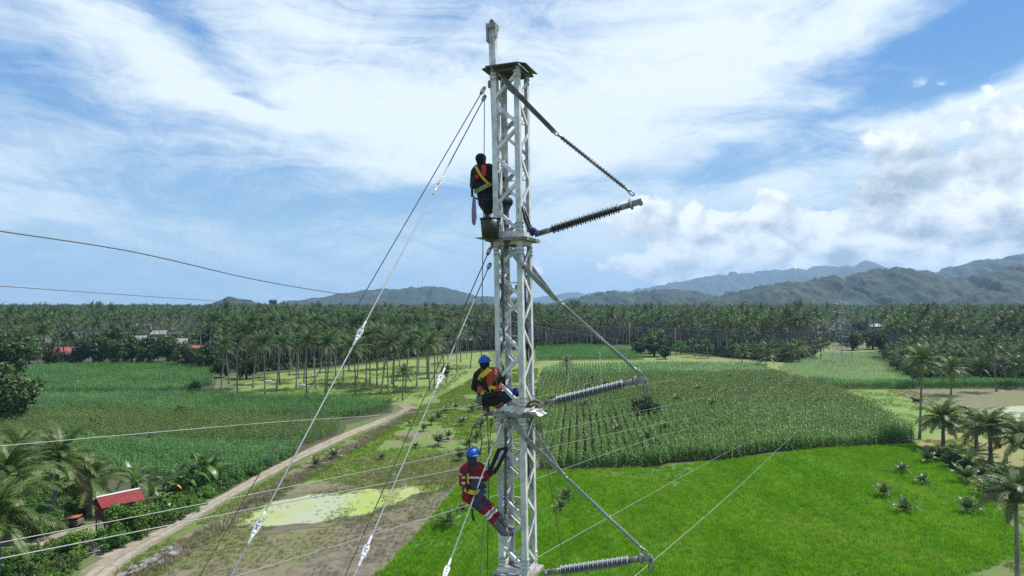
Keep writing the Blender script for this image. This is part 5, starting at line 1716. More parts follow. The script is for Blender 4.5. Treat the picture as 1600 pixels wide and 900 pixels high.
# the bucket hangs a little outside the plate: a short outrigger carries it
MB().beam(TP(-0.33, -0.30, Z1 - 0.012), TP(-0.33, -0.62, Z1 - 0.012), 0.30, 0.012).build('outrigger', MT['plate'], tower)

# ================================================================== WORKERS


def capsule(mb, a, b, ra, rb, n=12):
    a, b = Vector(a), Vector(b)
    d = b - a
    L = max(d.length, 1e-5)
    d.normalize()
    prof = []
    for k in range(5):
        t = math.pi / 2 * k / 4
        prof.append((-ra * math.cos(t) , max(ra * math.sin(t), 1e-4)))
    for k in range(5):
        t = math.pi / 2 * k / 4
        prof.append((L + rb * math.sin(t), max(rb * math.cos(t), 1e-4)))
    mb.lathe(a, a + d * L, prof, n)


def seg_d(c, a, b, ra, rb):
    a, b = np.array(a), np.array(b)
    ab = b - a
    t = np.clip(((c - a) @ ab) / max(ab @ ab, 1e-9), 0, 1)
    return np.linalg.norm(c - (a + t[:, None] * ab), axis=1) - (ra + (rb - ra) * t), t


def fused(name, caps, mats, parent, voxel=0.012, smooth=4):
    """one continuous surface grown from tapered limbs; every face takes the material of the limb it lies on"""
    mb = MB()
    for c in caps:
        capsule(mb, c[0], c[1], c[2], c[3])
    off = ORI[parent.name]
    me = mb.mesh('tmp', [], off=off)
    o = bpy.data.objects.new('tmp', me)
    col.objects.link(o)
    m1 = o.modifiers.new('r', 'REMESH'); m1.mode = 'VOXEL'; m1.voxel_size = voxel
    m2 = o.modifiers.new('s', 'SMOOTH'); m2.factor = 0.5; m2.iterations = smooth
    dg = bpy.context.evaluated_depsgraph_get()
    new = bpy.data.meshes.new_from_object(o.evaluated_get(dg))
    bpy.data.objects.remove(o)
    new.name = name
    new.materials.clear()
    for m_ in mats:
        new.materials.append(m_)
    n = len(new.polygons)
    c = np.zeros(n * 3)
    new.polygons.foreach_get('center', c)
    c = c.reshape(-1, 3) + np.array(off)
    best, idx = np.full(n, 1e9), np.zeros(n, int)
    for cp in caps:
        dd, t = seg_d(c, cp[0], cp[1], cp[2], cp[3])
        mi = np.full(n, cp[4])
        for lo, hi, m_ in (cp[5] if len(cp) > 5 else ()):
            mi[(t >= lo) & (t < hi)] = m_
        k = dd < best
        best[k] = dd[k]; idx[k] = mi[k]
    new.polygons.foreach_set('material_index', idx.astype(np.int32))
    new.polygons.foreach_set('use_smooth', [True] * n)
    o = bpy.data.objects.new(name, new)
    col.objects.link(o)
    o.parent = parent
    ORI[o.name] = off
    return o


def hand(caps, wrist, direction, spread, palm_n, thumb_side, mi):
    """palm, four curled fingers and a thumb leaving the side of the palm"""
    w, d, s_, n = Vector(wrist), Vector(direction).normalized(), Vector(spread).normalized(), Vector(palm_n).normalized()
    s_ = (s_ - d * s_.dot(d)).normalized()
    k0 = w + d * 0.085
    caps.append((w, w + d * 0.02, 0.026, 0.030, mi))
    for i, L in zip((-1.5, -0.5, 0.5, 1.5), (0.062, 0.074, 0.078, 0.068)):
        b = k0 + s_ * i * 0.021
        caps.append((w + s_ * i * 0.010, b, 0.017, 0.013, mi))
        m_ = b + (d * 0.85 + n * 0.5 + s_ * i * .06) * L * 0.5
        e = m_ + (d * 0.25 + n * 0.95) * L * 0.5
        caps.append((b, m_, 0.0098, 0.009, mi))
        caps.append((m_, e, 0.009, 0.0075, mi))
    t0 = w + d * 0.025 + s_ * thumb_side * 0.026
    t1 = t0 + (s_ * thumb_side * 0.75 + d * 0.6 + n * .2).normalized() * 0.042
    caps.append((t0, t1, 0.014, 0.011, mi))
    caps.append((t1, t1 + (d * 0.75 + n * 0.6 + s_ * thumb_side * .1).normalized() * 0.032, 0.0105, 0.009, mi))


def ribbon(mb, pts, w, nrm, t=0.006, mi=0):
    """flat webbing along pts, facing nrm"""
    pts = [Vector(p) for p in pts]
    nrm = Vector(nrm).normalized()
    rings = []
    for i, p in enumerate(pts):
        d = (pts[min(i + 1, len(pts) - 1)] - pts[max(i - 1, 0)]).normalized()
        s_ = d.cross(nrm).normalized() * w / 2
        rings.append([p - s_, p + s_, p + s_ + nrm * t, p - s_ + nrm * t])
    v = [q for r_ in rings for q in r_]
    f = [(4 * i + k, 4 * i + (k + 1) % 4, 4 * i + 4 + (k + 1) % 4, 4 * i + 4 + k) for i in range(len(pts) - 1) for k in range(4)]
    f += [(3, 2, 1, 0), tuple(4 * (len(pts) - 1) + k for k in range(4))]
    mb.add(v, f, mi)


def torso_caps(sl_, sr_, hl, hr, neck, r_chest, r_waist, mi, bands=()):
    """two parallel columns plus shoulder and hip bars, flatter than wide"""
    caps = []
    for a, b in ((sl_.lerp(sr_, .24), hl.lerp(hr, .12)), (sl_.lerp(sr_, .76), hl.lerp(hr, .88))):
        m_ = a.lerp(b, .55)
        caps.append((a, m_, r_chest, r_waist, mi, bands))
        caps.append((m_, b, r_waist, r_waist * 1.06, mi, [(x0, x1, m) for x0, x1, m in bands if x0 < 0]))
    mid_a, mid_b = sl_.lerp(sr_, .5), hl.lerp(hr, .5)
    caps.append((mid_a, mid_b, r_chest * 0.98, r_waist, mi, [(b[0] * .55, b[1] * .55, b[2]) for b in bands if b[0] >= 0]))
    caps.append((sl_, sr_, 0.062, 0.062, mi))
    caps.append((sl_.lerp(sr_, .3), neck, 0.062, 0.05, mi)); caps.append((sl_.lerp(sr_, .7), neck, 0.062, 0.05, mi))
    return caps


def worker(label, J, cloth, helmet, feet_mat):
    """J: joints as world points"""
    root = empty('person', J['base'], label, 'person')
    hd, nk = J['head'], J['neck']
    face = J['face'].normalized()
    upv = (hd - nk).normalized()
    side = face.cross(upv).normalized()
    face = upv.cross(side).normalized()
    body = []
    # skull, jaw, nose, ears
    body += [(hd - face * 0.018 + upv * 0.025, hd + face * 0.022 + upv * 0.022, 0.086, 0.080, 0), (hd - upv * 0.02, hd + face * 0.045 - upv * 0.068, 0.070, 0.040, 0),
             (hd + face * 0.092 + upv * 0.01, hd + face * 0.108 - upv * 0.024, 0.010, 0.015, 0),
             (hd + face * .085 - upv * .055 - side * .02, hd + face * .085 - upv * .055 + side * .02, .008, .008, 0)]
    for s_ in (-1, 1):
        body.append((hd + side * s_ * 0.086 + upv * 0.015, hd + side * s_ * 0.086 - upv * 0.022, 0.016, 0.011, 0))
    body.append((nk, hd - upv * .05, 0.056, 0.054, 0))
    body += torso_caps(J['sl'], J['sr'], J['hl'], J['hr'], nk, 0.105, 0.098, 0)
    for s_ in 'lr':
        body.append((J['s' + s_], J['e' + s_], 0.050, 0.040, 0))
        body.append((J['e' + s_], J['w' + s_], 0.040, 0.028, 0))
        body.append((J['h' + s_], J['k' + s_], 0.082, 0.055, 0))
        body.append((J['k' + s_], J['a' + s_], 0.054, 0.036, 0))
        body.append((J['a' + s_], J['t' + s_], 0.038, 0.030, 0))
        hand(body, J['w' + s_], J['w' + s_] - J['e' + s_], J.get('spread' + s_, Vector((0, 0, 1))), J.get('palm' + s_, face), 1, 1)
    fused('body', body, [MT['skin'], J.get('handmat', MT['skin'])], root, 0.009, 3)
    for s_ in (-1, 1):
        MB().ball(hd + face * 0.092 + side * s_ * 0.033 + upv * 0.012, 0.012, 8, 6).build('eye', MT['eye'], root, True)
    # clothing over the body
    bk_ = cloth.get('bulk', 1.0)
    cl = torso_caps(J['sl'], J['sr'], J['hl'], J['hr'], nk, 0.124 * bk_, 0.115 * bk_, 0, cloth.get('torso', ()))
    for s_ in 'lr':
        cl.append((J['s' + s_], J['e' + s_], 0.070 * bk_, 0.058 * bk_, 0, cloth.get('arm', ())))
        cl.append((J['e' + s_], J['e' + s_].lerp(J['w' + s_], .92), 0.056, 0.040, 0, cloth.get('fore', ())))
    fused('jacket', cl, cloth['top'], root, 0.012, 4)
    tr = [(J['hl'], J['hr'], 0.118, 0.118, 0), (J['hl'].lerp(J['hr'], .5), J['hl'].lerp(J['hr'], .5) + (nk - J['hl'].lerp(J['hr'], .5)) * .22, 0.112, 0.108, 0)]
    for s_ in 'lr':
        tr.append((J['h' + s_], J['k' + s_], 0.106 * bk_, 0.080 * bk_, 0, cloth.get('thigh', ()) if s_ in cloth.get('patch', 'lr') else ()))
        tr.append((J['k' + s_], J['k' + s_].lerp(J['a' + s_], .93), 0.074, 0.056, 0, cloth.get('shin', ())))
    fused('trousers', tr, cloth['bottom'], root, 0.012, 4)
    for s_ in 'lr':
        a, t = J['a' + s_], J['t' + s_]
        sh = J['a' + s_].lerp(J['k' + s_], cloth.get('boot_h', 0.3))
        dn = (a - J['k' + s_]).normalized()
        fused('boot', [(sh, a, 0.072, 0.060, 0), (a + dn * .02, t, 0.054, 0.044, 0), (a + dn * .02, a + dn * .035 - (t - a).normalized() * .03, .05, .045, 0)], [cloth.get('boot' + s_, feet_mat)], root, 0.012, 3)
    if helmet:
        # shell, brim and ridge
        q = Matrix((side, face, upv)).transposed()
        mb = MB()
        rings = []
        n = 18
        for k in range(8):
            th = math.pi / 2 * k / 7
            for i in range(n):
                ph = 2 * math.pi * i / n
                rx, ry = 0.112 * math.cos(th), 0.132 * math.cos(th)
                rings.append(hd + q @ Vector((rx * math.cos(ph), ry * math.sin(ph), 0.045 + 0.105 * math.sin(th))))
        fs = [(k * n + i, k * n + (i + 1) % n, (k + 1) * n + (i + 1) % n, (k + 1) * n + i) for k in range(7) for i in range(n)]
        mb.add(rings, fs)
        hs = mb.build('helmet', MT['helmet'], root, True)
        mb = MB()
        br = []
        for i in range(n):
            ph = 2 * math.pi * i / n
            ext = 0.016 + 0.045 * max(0, math.sin(ph)) ** 2
            for rr_, z_ in ((0, 0.05), (ext, 0.036), (ext, 0.029), (0, 0.040)):
                br.append(hd + q @ Vector(((0.110 + rr_) * math.cos(ph), (0.130 + rr_) * math.sin(ph), z_)))
        fs = [(4 * i + k, 4 * ((i + 1) % n) + k, 4 * ((i + 1) % n) + (k + 1) % 4, 4 * i + (k + 1) % 4) for i in range(n) for k in range(4)]
        mb.add(br, fs)
        mb.build('brim', MT['helmet'], hs, True)
        mb = MB()
        mb.tube([hd + q @ Vector((0, 0.125 * math.cos(t), 0.05 + 0.108 * math.sin(t))) for t in [math.pi * k / 10 for k in range(1, 10)]], 0.012, 6)
        mb.build('ridge', MT['helmet'], hs, True)
    return root, side, face, upv


def Wp(px, py, d):
    return P(px, py, d)


BACK = Vector((0, -1, 0.05))
# ---- top worker: crouched at the left face, back to the viewer
d0 = 12.62
J1 = dict(base=Wp(768, 371, d0), head=Wp(752, 250, d0 - .02), neck=Wp(754, 262, d0), face=Vector((0.45, 0.85, -0.25)),
          sl=Wp(742, 269, d0 + .0), sr=Wp(770, 267, d0 + .05), hl=Wp(757, 316, d0 - .04), hr=Wp(775, 315, d0 + .06),
          el=Wp(739.5, 290, d0 + .08), wl=Wp(757, 300, d0 + .28), er=Wp(783, 278, d0 + .16), wr=Wp(783, 262, d0 + .30),
          kl=Wp(763, 330, d0 + .30), al=Wp(760, 352, d0 + .02), tl=Wp(766, 356, d0 + .16),
          kr=Wp(794, 316, d0 + .14), ar=Wp(785, 347, d0 + .08), tr=Wp(792, 352, d0 + .2))
r1, s1, f1, u1 = worker('worker in dark navy clothes and orange backed harness crouching highest on the tower', J1,
                        dict(top=[MT['navy'], MT['lime']], bottom=[MT['darktrouser'], MT['greypatch']], shin=((0.0, 0.8, 1),), bulk=1.18, bootr=MT['boot']), False, MT['bootyellow'])
fused('balaclava', [(J1['head'] - f1 * .02 + u1 * .03, J1['head'] + f1 * .02 + u1 * .03, .100, .093, 0), (J1['head'] - u1 * .02 - f1 * .02, J1['neck'], .090, .080, 0)], [MT['blackcloth']], r1, .012, 3)
bd = d0 - 0.20
mb = MB()
ribbon(mb, [P(755.5, 258, bd + .04), P(756, 263, bd), P(756, 269, bd - .005), P(755.5, 275, bd)], .085, BACK, .02)
ribbon(mb, [P(744, 267, bd + .04), P(745, 274, bd + .02), P(745.5, 279, bd + .02)], .07, BACK, .02)
mb.build('back_panel', MT['scarlet'], r1)
mb = MB()
ribbon(mb, [P(743, 260, bd + .08), P(747, 267, bd - .01), P(751, 274, bd - .03), P(757, 281, bd - .025), P(763, 287, bd)], .042, BACK, .01)
mb.build('harness_strap', MT['yellow'], r1)
mb = MB()
ribbon(mb, [P(741, 300, bd + .06), P(748, 297, bd + .0), P(757, 292, bd - .0), P(768, 287, bd + .04)], .075, BACK, .01)
mb.build('reflective_band', MT['lime'], r1)
mb = MB()
mb.lathe(P(741, 270, bd + .02), P(741, 270, bd - .02), [(0, .042), (.03, .042)], 14)
ribbon(mb, [P(740, 275, bd + .05), P(738, 290, bd + .05), P(738.5, 308, bd + .07)], .045, Vector((-.6, -.8, 0)), .02)
mb.build('fall_arrester', MT['black'], r1)
mb = MB()
mb.tube([P(741, 309, bd + .1), P(752, 313, bd + .04), P(770, 311, bd + .05), P(790, 305, bd + .12), P(798, 303, bd + .22)], .018, 6)
mb.build('work_belt', MT['black'], r1, True)

# ---- middle worker: squatting on the second platform
d0 = 12.30
J2 = dict(base=Wp(765, 641, d0), head=Wp(757.5, 568.5, d0 + .0), neck=Wp(759, 580, d0), face=Vector((0.35, 0.93, -0.15)),
          sl=Wp(746, 586, d0 + .0), sr=Wp(778, 585, d0 + .04), hl=Wp(758, 625, d0 - .02), hr=Wp(775, 624, d0 + .06),
          el=Wp(741, 605, d0 + .06), wl=Wp(752, 615, d0 + .28), er=Wp(786, 603, d0 + .14), wr=Wp(786, 581, d0 + .26),
          kl=Wp(765, 618, d0 + .38), al=Wp(758, 637, d0 + .06), tl=Wp(763, 640, d0 + .2),
          kr=Wp(806, 613, d0 + .10), ar=Wp(779, 633, d0 + .04), tr=Wp(784, 638, d0 + .14))
r2, s2, f2, u2 = worker('worker in blue helmet and orange vest squatting on the second platform', J2,
                        dict(top=[MT['blackcloth'], MT['orange']], bottom=[MT['navy'], MT['jeans']], thigh=((0.42, 1.01, 1),), shin=((0.0, .25, 1),), patch='r', boot_h=.12, bulk=1.08), True, MT['brownboot'])
fused('balaclava', [(J2['head'] - f2 * .025 + u2 * .0, J2['head'] - f2 * .01 - u2 * .04, .091, .085, 0), (J2['head'] - u2 * .04 - f2 * .02, J2['neck'], .08, .07, 0)], [MT['blackcloth']], r2, .012, 3)
vest = torso_caps(J2['sl'].lerp(J2['sr'], .10), J2['sl'].lerp(J2['sr'], .93), J2['hl'].lerp(J2['sl'], .34), J2['hr'].lerp(J2['sr'], .34), J2['neck'], .140, .124, 0)
fused('vest', [c for c in vest if c[2] > .1], [MT['orange']], r2, .012, 4)
bd = d0 - .165
mb = MB()
ribbon(mb, [P(749, 594, bd + .03), P(752, 588, bd - .01), P(758, 583, bd - .005), P(765, 576, bd + .05)], .085, BACK, .014)
ribbon(mb, [P(752, 618, bd + .03), P(757, 609, bd - .01), P(761, 615, bd + .01)], .06, BACK, .014)
ribbon(mb, [P(763, 615, bd), P(766, 605, bd - .015), P(774, 606, bd + .0)], .06, BACK, .014)
mb.build('harness_strap', MT['yellow'], r2)
mb = MB()
ribbon(mb, [P(747, 580, bd + .09), P(752, 590, bd + .0), P(758, 600, bd - .015), P(764, 612, bd - .01), P(768, 622, bd + .02)], .05, BACK, .012)
ribbon(mb, [P(757, 578, bd + .06), P(757, 592, bd - .015), P(757, 606, bd - .015), P(760, 618, bd - .0)], .06, BACK, .012)
ribbon(mb, [P(746, 617, bd + .06), P(756, 621, bd + .01), P(768, 616, bd + .0), P(784, 614, bd + .06)], .08, BACK, .02)
mb.build('harness_webbing', MT['blackcloth'], r2)
mb = MB()
ribbon(mb, [P(772, 573, bd + .1), P(774, 586, bd + .0), P(776, 600, bd + .01)], .022, BACK, .01)
mb.build('lanyard_strap', MT['rope'], r2)
mb = MB()
ribbon(mb, [P(751, 618, bd + .04), P(750, 626, bd + .02), P(751, 632, bd + .03)], .06, BACK, .05)
ribbon(mb, [P(747, 618, bd + .04), P(746, 630, bd + .02)], .05, BACK, .04)
mb.build('tool_pouch', MT['boot'], r2)

# ---- lowest worker: leaning back, one boot on the bracing
d0 = 12.05
J3 = dict(base=Wp(790, 840, d0 + .1), head=Wp(738.5, 712, d0 - .02), neck=Wp(738, 724, d0), face=Vector((0.62, 0.75, 0.12)),
          sl=Wp(724, 734, d0 - .02), sr=Wp(754, 732, d0 + .10), hl=Wp(731, 775, d0 - .04), hr=Wp(744, 775, d0 + .08),
          el=Wp(722, 755, d0 + .06), wl=Wp(740, 762, d0 + .26), er=Wp(760, 746, d0 + .06), wr=Wp(770, 738, d0 + .22),
          kl=Wp(757, 798, d0 - .03), al=Wp(786, 832, d0 + .02), tl=Wp(800, 834, d0 + .10),
          kr=Wp(765, 792, d0 + .20), ar=Wp(790, 822, d0 + .22), tr=Wp(802, 826, d0 + .28),
          handmat=MT['glove'])
r3, s3, f3, u3 = worker('worker in red coverall with white bands leaning back lowest on the tower', J3,
                        dict(top=[MT['red'], MT['reflect'], MT['webblue']], bottom=[MT['red'], MT['reflect'], MT['webblue']],
                             torso=((0.42, 0.56, 1), (0.80, 0.95, 1), (0.95, 1.01, 2)), arm=((0.18, 0.28, 1),), fore=((.86, 1.01, 2),),
                             thigh=((0.42, 0.82, 2),), shin=((0.08, 0.17, 1), (0.22, 0.31, 1)), boot_h=.44), True, MT['boot'])
fused('neck_scarf', [(J3['head'] - f3 * .02 - u3 * .03, J3['neck'] - u3 * .01, .088, .082, 0), (J3['head'] - f3 * .025, J3['head'] - f3 * .02 - u3 * .03, .090, .088, 0)], [MT['webblue']], r3, .012, 3)
bd = d0 - .15
mb = MB()
ribbon(mb, [P(729, 727, bd + .06), P(729, 742, bd - .02), P(729, 758, bd - .02), P(732, 770, bd + .0)], .045, BACK, .012)
ribbon(mb, [P(747, 724, bd + .07), P(738, 734, bd - .005), P(730, 743, bd - .02)], .045, BACK, .012)
mb.build('harness_webbing', MT['black'], r3)
mb = MB()
ribbon(mb, [P(726, 764, bd + .04), P(733, 768, bd - .01), P(742, 770, bd + .0), P(752, 766, bd + .08)], .075, BACK, .014)
ribbon(mb, [P(731, 740, bd - .03), P(731, 754, bd - .03)], .03, BACK, .012)
mb.build('harness_strap', MT['yellow'], r3)
mb = MB()
ribbon(mb, [P(736, 760, bd + .0), P(745, 756, bd - .01), P(752, 758, bd + .05), P(756, 764, bd + .1)], .14, BACK, .02)
ribbon(mb, [P(756, 764, bd + .1), P(750, 774, bd + .03), P(742, 786, bd + .0), P(738, 778, bd + .0)], .10, BACK, .02)
mb.build('hip_pad', MT['webblue'], r3)
mb = MB()
ribbon(mb, [P(738, 795, bd + .02), P(738, 805, bd), P(741, 814, bd)], .04, BACK, .012)
mb.build('loose_strap_end', MT['black'], r3)
mb = MB()
ribbon(mb, [P(756, 752, d0 + .05), P(766, 735, d0 + .05), P(774, 716, d0 + .05), P(780, 702, d0 + .1)], .07, BACK, .012)
ribbon(mb, [P(772, 740, d0 + .1), P(780, 726, d0 + .0), P(787, 712, d0 - .05), P(792, 702, d0 - .05)], .06, BACK, .012)
ribbon(mb, [P(778, 703, d0 + .05), P(786, 701, d0 - .02), P(794, 700, d0 - .0)], .05, BACK, .012)
tag(mb.build('positioning_strap', MT['navy']), 'dark blue positioning strap holding the lowest worker to the tower', 'strap')

# ================================================================== CONDUCTORS


def conductor(pts, r, label, material='cond', group='conductors of the power line'):
    """pts: photograph points with distance; 1/distance runs evenly between them"""
    q = np.array([(x_, y_, 1.0 / d_) for x_, y_, d_ in pts])
    if q[0][0] < 0:      # carry the span on past the edge of the view
        sl_ = (q[1] - q[0]) / (q[1][0] - q[0][0])
        q = np.vstack([q[0] + sl_ * (-700 - q[0][0]), q])
    q = np.vstack([2 * q[0] - q[1], q, 2 * q[-1] - q[-2]])
    out = []
    for i in range(1, len(q) - 2):
        for k in range(10):
            t = k / 10
            c_ = 0.5 * (2 * q[i] + (q[i + 1] - q[i - 1]) * t + (2 * q[i - 1] - 5 * q[i] + 4 * q[i + 1] - q[i + 2]) * t * t + (-q[i - 1] + 3 * q[i] - 3 * q[i + 1] + q[i + 2]) * t ** 3)
            out.append(P(c_[0], c_[1], 1.0 / c_[2]))
    out.append(P(*pts[-1]))
    return tag(MB().tube(out, r, 5).build('power_line', MT[material], None, True), label, 'power line', group)


conductor([(-60, 350, 17), (0, 361, 18), (200, 392, 22), (400, 437, 29), (560, 464, 38), (770, 497, 60), (850, 512, 75), (1060, 545, 140), (1230, 560, 215), (1312, 545, 262)], 0.020, 'highest dark cable crossing the sky from the left edge', 'cond_dark')
conductor([(-60, 443, 32), (0, 447, 34), (200, 461, 44), (390, 474, 60), (600, 489, 85), (765, 501, 115), (1000, 512, 170), (1310, 520, 262)], 0.020, 'second thin cable crossing just above the left forest', 'cond_dark')
conductor([(-60, 702, 24), (0, 697, 25), (400, 662, 34), (640, 645, 44), (870, 616, 70), (1060, 592, 120), (1312, 530, 262)], 0.017, 'pale cable crossing the left corn fields towards the middle worker')
conductor([(-60, 860, 20), (0, 848, 21), (400, 771, 29), (724, 705, 42), (860, 674, 56), (988, 645, 85), (1160, 605, 160), (1312, 536, 262)], 0.017, 'pale cable crossing above the algae pond')
conductor([(-60, 885, 15), (0, 873, 16), (400, 794, 23), (715, 733, 36), (862, 698, 52), (972, 674, 80), (1150, 632, 150), (1314, 545, 262)], 0.018, 'thick pale cable crossing the pond and the fallow field')
conductor([(300, 928, 22), (370, 900, 24), (720, 793, 36), (841, 747, 46), (1012, 687, 75), (1130, 650, 120), (1316, 540, 262)], 0.016, 'pale cable crossing the brown mud towards the corn front')
conductor([(720, 940, 24), (845, 868, 30), (955, 806, 42), (1110, 720, 75), (1200, 668, 120), (1318, 545, 262)], 0.015, 'pale cable crossing the middle of the rice field')
conductor([(960, 925, 26), (1015, 881, 30), (1130, 782, 46), (1205, 712, 75), (1260, 655, 120), (1320, 545, 262)], 0.015, 'pale cable crossing the rice field right of the lowest arm end')

# ================================================================== DISTANT STRUCTURES
q = G(1316, 567)
py_root = empty('steel_pylon', (q.x, q.y, 0), 'distant four-legged steel pylon standing in the pale corn clearing', 'pylon')
PH, PW = 24.0, 2.6


def pcor(k, t):
    w = PW * (1 - t) + 0.35 * t if t < 0.62 else (PW * 0.38 + .35 * .62) * (1 - (t - .62) / .38) + .35 * (t - .62) / .38
    sx, sy = ((-1, -1), (1, -1), (1, 1), (-1, 1))[k]
    a = 0.4
    return Vector((q.x + w * (sx * math.cos(a) - sy * math.sin(a)), q.y + w * (sx * math.sin(a) + sy * math.cos(a)), PH * t))


for k in range(4):
    MB().tube([pcor(k, t / 10) for t in range(11)], 0.07, 5).build('leg', MT['lattice'], py_root)
lv = [0, .16, .3, .42, .53, .63, .72, .8, .88, .95]
br_ = MB()
for a, b in zip(lv[:-1], lv[1:]):
    for k in range(4):
        br_.tube([pcor(k, a), pcor((k + 1) % 4, b)], 0.035, 4)
        br_.tube([pcor((k + 1) % 4, a), pcor(k, b)], 0.035, 4)
        br_.tube([pcor(k, b), pcor((k + 1) % 4, b)], 0.035, 4)
tag(br_.build('bracing', MT['lattice'], py_root), kind='stuff')
for t in (0.66, 0.80, 0.93):
    c = Vector((q.x, q.y, PH * t))
    MB().tube([c + Vector((-3.6, 0, .1)), c + Vector((0, 0, .7)), c + Vector((3.6, 0, .1)), c + Vector((0, 0, -.2)), c + Vector((-3.6, 0, .1))], 0.05, 4).build('crossarm', MT['lattice'], py_root)

for px0, py0, px1, py1, r, lab in [(943, 700, 937, 548, .055, 'tall thin pale pole standing in the middle of the corn'), (888, 672, 888, 560, .045, 'thin pale pole in the corn nearest the tower'),
                                   (984, 574, 984, 505, .10, 'thin bare trunk pole behind the yellow meadow near the second rod'), (1056, 560, 1055, 511, .10, 'thin bare pole in front of the forest right of the dark bushes'),
                                   (964, 556, 964, 530, .10, 'short pole at the end of the distant maize strip'), (853, 556, 853, 519, .10, 'thin pole at the forest edge just right of the tower'),
                                   (729, 560, 729, 505, .09, 'thin pole before the forest just left of the tower'), (141, 487, 141, 466, .9, 'far slim mast above the forest on the left horizon')]:
    b_ = G(px0, py0)
    t_ = P(px1, py1, b_.y)
    m_ = MB().tube([b_, b_.lerp(t_, .5), t_], [r, r * .9, r * .7], 6)
    tag(m_.build('pole', MT['pole'], None, True), lab, 'pole')
for px, lab in ((653, 'left radio mast on top of the wooded hill'), (659, 'right radio mast on top of the wooded hill')):
    b_ = P(px, 450, 3400)
    tag(MB().tube([b_, b_ + Vector((0, 0, 36))], [1.2, .5], 5).build('radio_mast', MT['lattice']), lab, 'mast')


# ------------------------------------------------------------------ houses
def house(px, py, w, d_, hw, hr_, rot, roof, label, wall='wall', z0=0.0):
    q_ = G(px, py)
    root = empty('house', (q_.x, q_.y, 0), label, 'house', None, 0)
    a = rot
    ex, ey = Vector((math.cos(a), math.sin(a), 0)), Vector((-math.sin(a), math.cos(a), 0))
    c = Vector((q_.x, q_.y, 0))
    up = Vector((0, 0, 1))
    mb = MB()
    mb.box(c + up * hw / 2, ex * w / 2, ey * d_ / 2, up * hw / 2)
    v = [c + up * hw + ex * sx * (w / 2 - .03) + ey * sy * d_ / 2 for sx in (-1, 1) for sy in (-1, 1)] + [c + up * (hw + hr_ - .05) + ex * sx * (w / 2 - .03) for sx in (-1, 1)]
    mb.add(v, [(0, 1, 4), (3, 2, 5)])
    mb.build('wall', MT[wall], root)
    ov = 0.6
    for s_ in (-1, 1):
        e0 = c + up * (hw - hr_ * ov / (d_ / 2)) + ey * s_ * (d_ / 2 + ov)
        e1 = c + up * (hw + hr_) 
        n = 12
        vs_, fs = [], []
        for i in range(n * 2 + 1):
            x_ = -w / 2 - ov + (w + 2 * ov) * i / (2 * n)
            lift = up * (0.05 if i % 2 else 0.0)
            vs_ += [e0 + ex * x_ + lift, e1 + ex * x_ + lift]
        for i in range(n * 2):
            fs.append((2 * i, 2 * i + 1, 2 * i + 3, 2 * i + 2))
        m2 = MB().add(vs_, fs)
        m2.build('roof', MT[roof], root)
    for i in range(3):
        x_ = (-w * .32 + w * .32 * i)
        win = MB().box(c + ex * x_ - ey * (d_ / 2 + .01) + up * hw * .55, ex * .5, ey * .03, up * .5).build('window', MT['glassdark'], root)
    return root


house(101, 566, 9.5, 7, 3.4, 2.4, 0.15, 'roof_redold', 'house with a faded red roof between palms left of the dark trees')
house(301, 558, 11, 7, 4.2, 0.9, -0.3, 'roof_redold', 'grey walled building with a thin red roof at the right of the village')
for px, py, w, r_, rf, lab in [(232, 545, 10, .2, 'roof_white', 'pale roofed house in the middle of the village behind the trees'), (246, 549, 12, -.2, 'roof_white', 'widest pale roofed house of the village'), (275, 547, 12, .3, 'roof_white', 'pale roofed house just left of the grey building'),
                              (217, 541, 8, .4, 'roof_white', 'small pale roofed house at the left end of the pale roofs'), (82, 545, 10, .2, 'roof_white', 'pale roofed house behind the red roof'), (110, 533, 9, .1, 'roof_green', 'pale green roofed house far behind the red roof'), (66, 540, 9, .1, 'roof_white', 'pale house left of the green roof among palms'),
                              (225, 515, 14, .2, 'roof_white', 'far white roof glimpsed above the village'), (732, 541, 9, .1, 'roof_white', 'white hut under the palms just left of the tower'), (1426, 528, 14, .5, 'roof_white', 'white roofed shed among palms right of the clearing'), (1366, 516, 14, .1, 'roof_white', 'white roofed shed far back in the clearing'), (250, 530, 10, .1, 'roof_white', 'far pale roof right above the widest village roof')]:
    house(px, py, w * .8, 6.5, 3.6, 2.0, r_, rf, lab)
house(1014, 482, 60, 30, 22, 9, 0.1, 'roof_redold', 'large reddish building on the forest edge below the lower green hill')

# ---- the red roofed hut by the road
q_ = G(184, 833)
c = Vector((q_.x, q_.y, 0))
hut = empty('hut', c, 'small hut on posts with bright red sheet roof and maroon gable wall', 'hut')
ang = R(53)
ex, ey, up = Vector((math.cos(ang), math.sin(ang), 0)), Vector((-math.sin(ang), math.cos(ang), 0)), Vector((0, 0, 1))
HW, HD, H0, H1, HR_ = 3.3, 1.9, 1.7, 3.2, 0.55
for sx in (-1, 1):
    for sy in (-1, 1):
        MB().tube([c + ex * sx * HW * .47 + ey * sy * HD * .47, c + ex * sx * HW * .47 + ey * sy * HD * .47 + up * H0], .08, 6).build('post', MT['timber'], hut)
MB().box(c + up * H0, ex * HW * .5, ey * HD * .5, up * .06).build('floor', MT['timber'], hut)
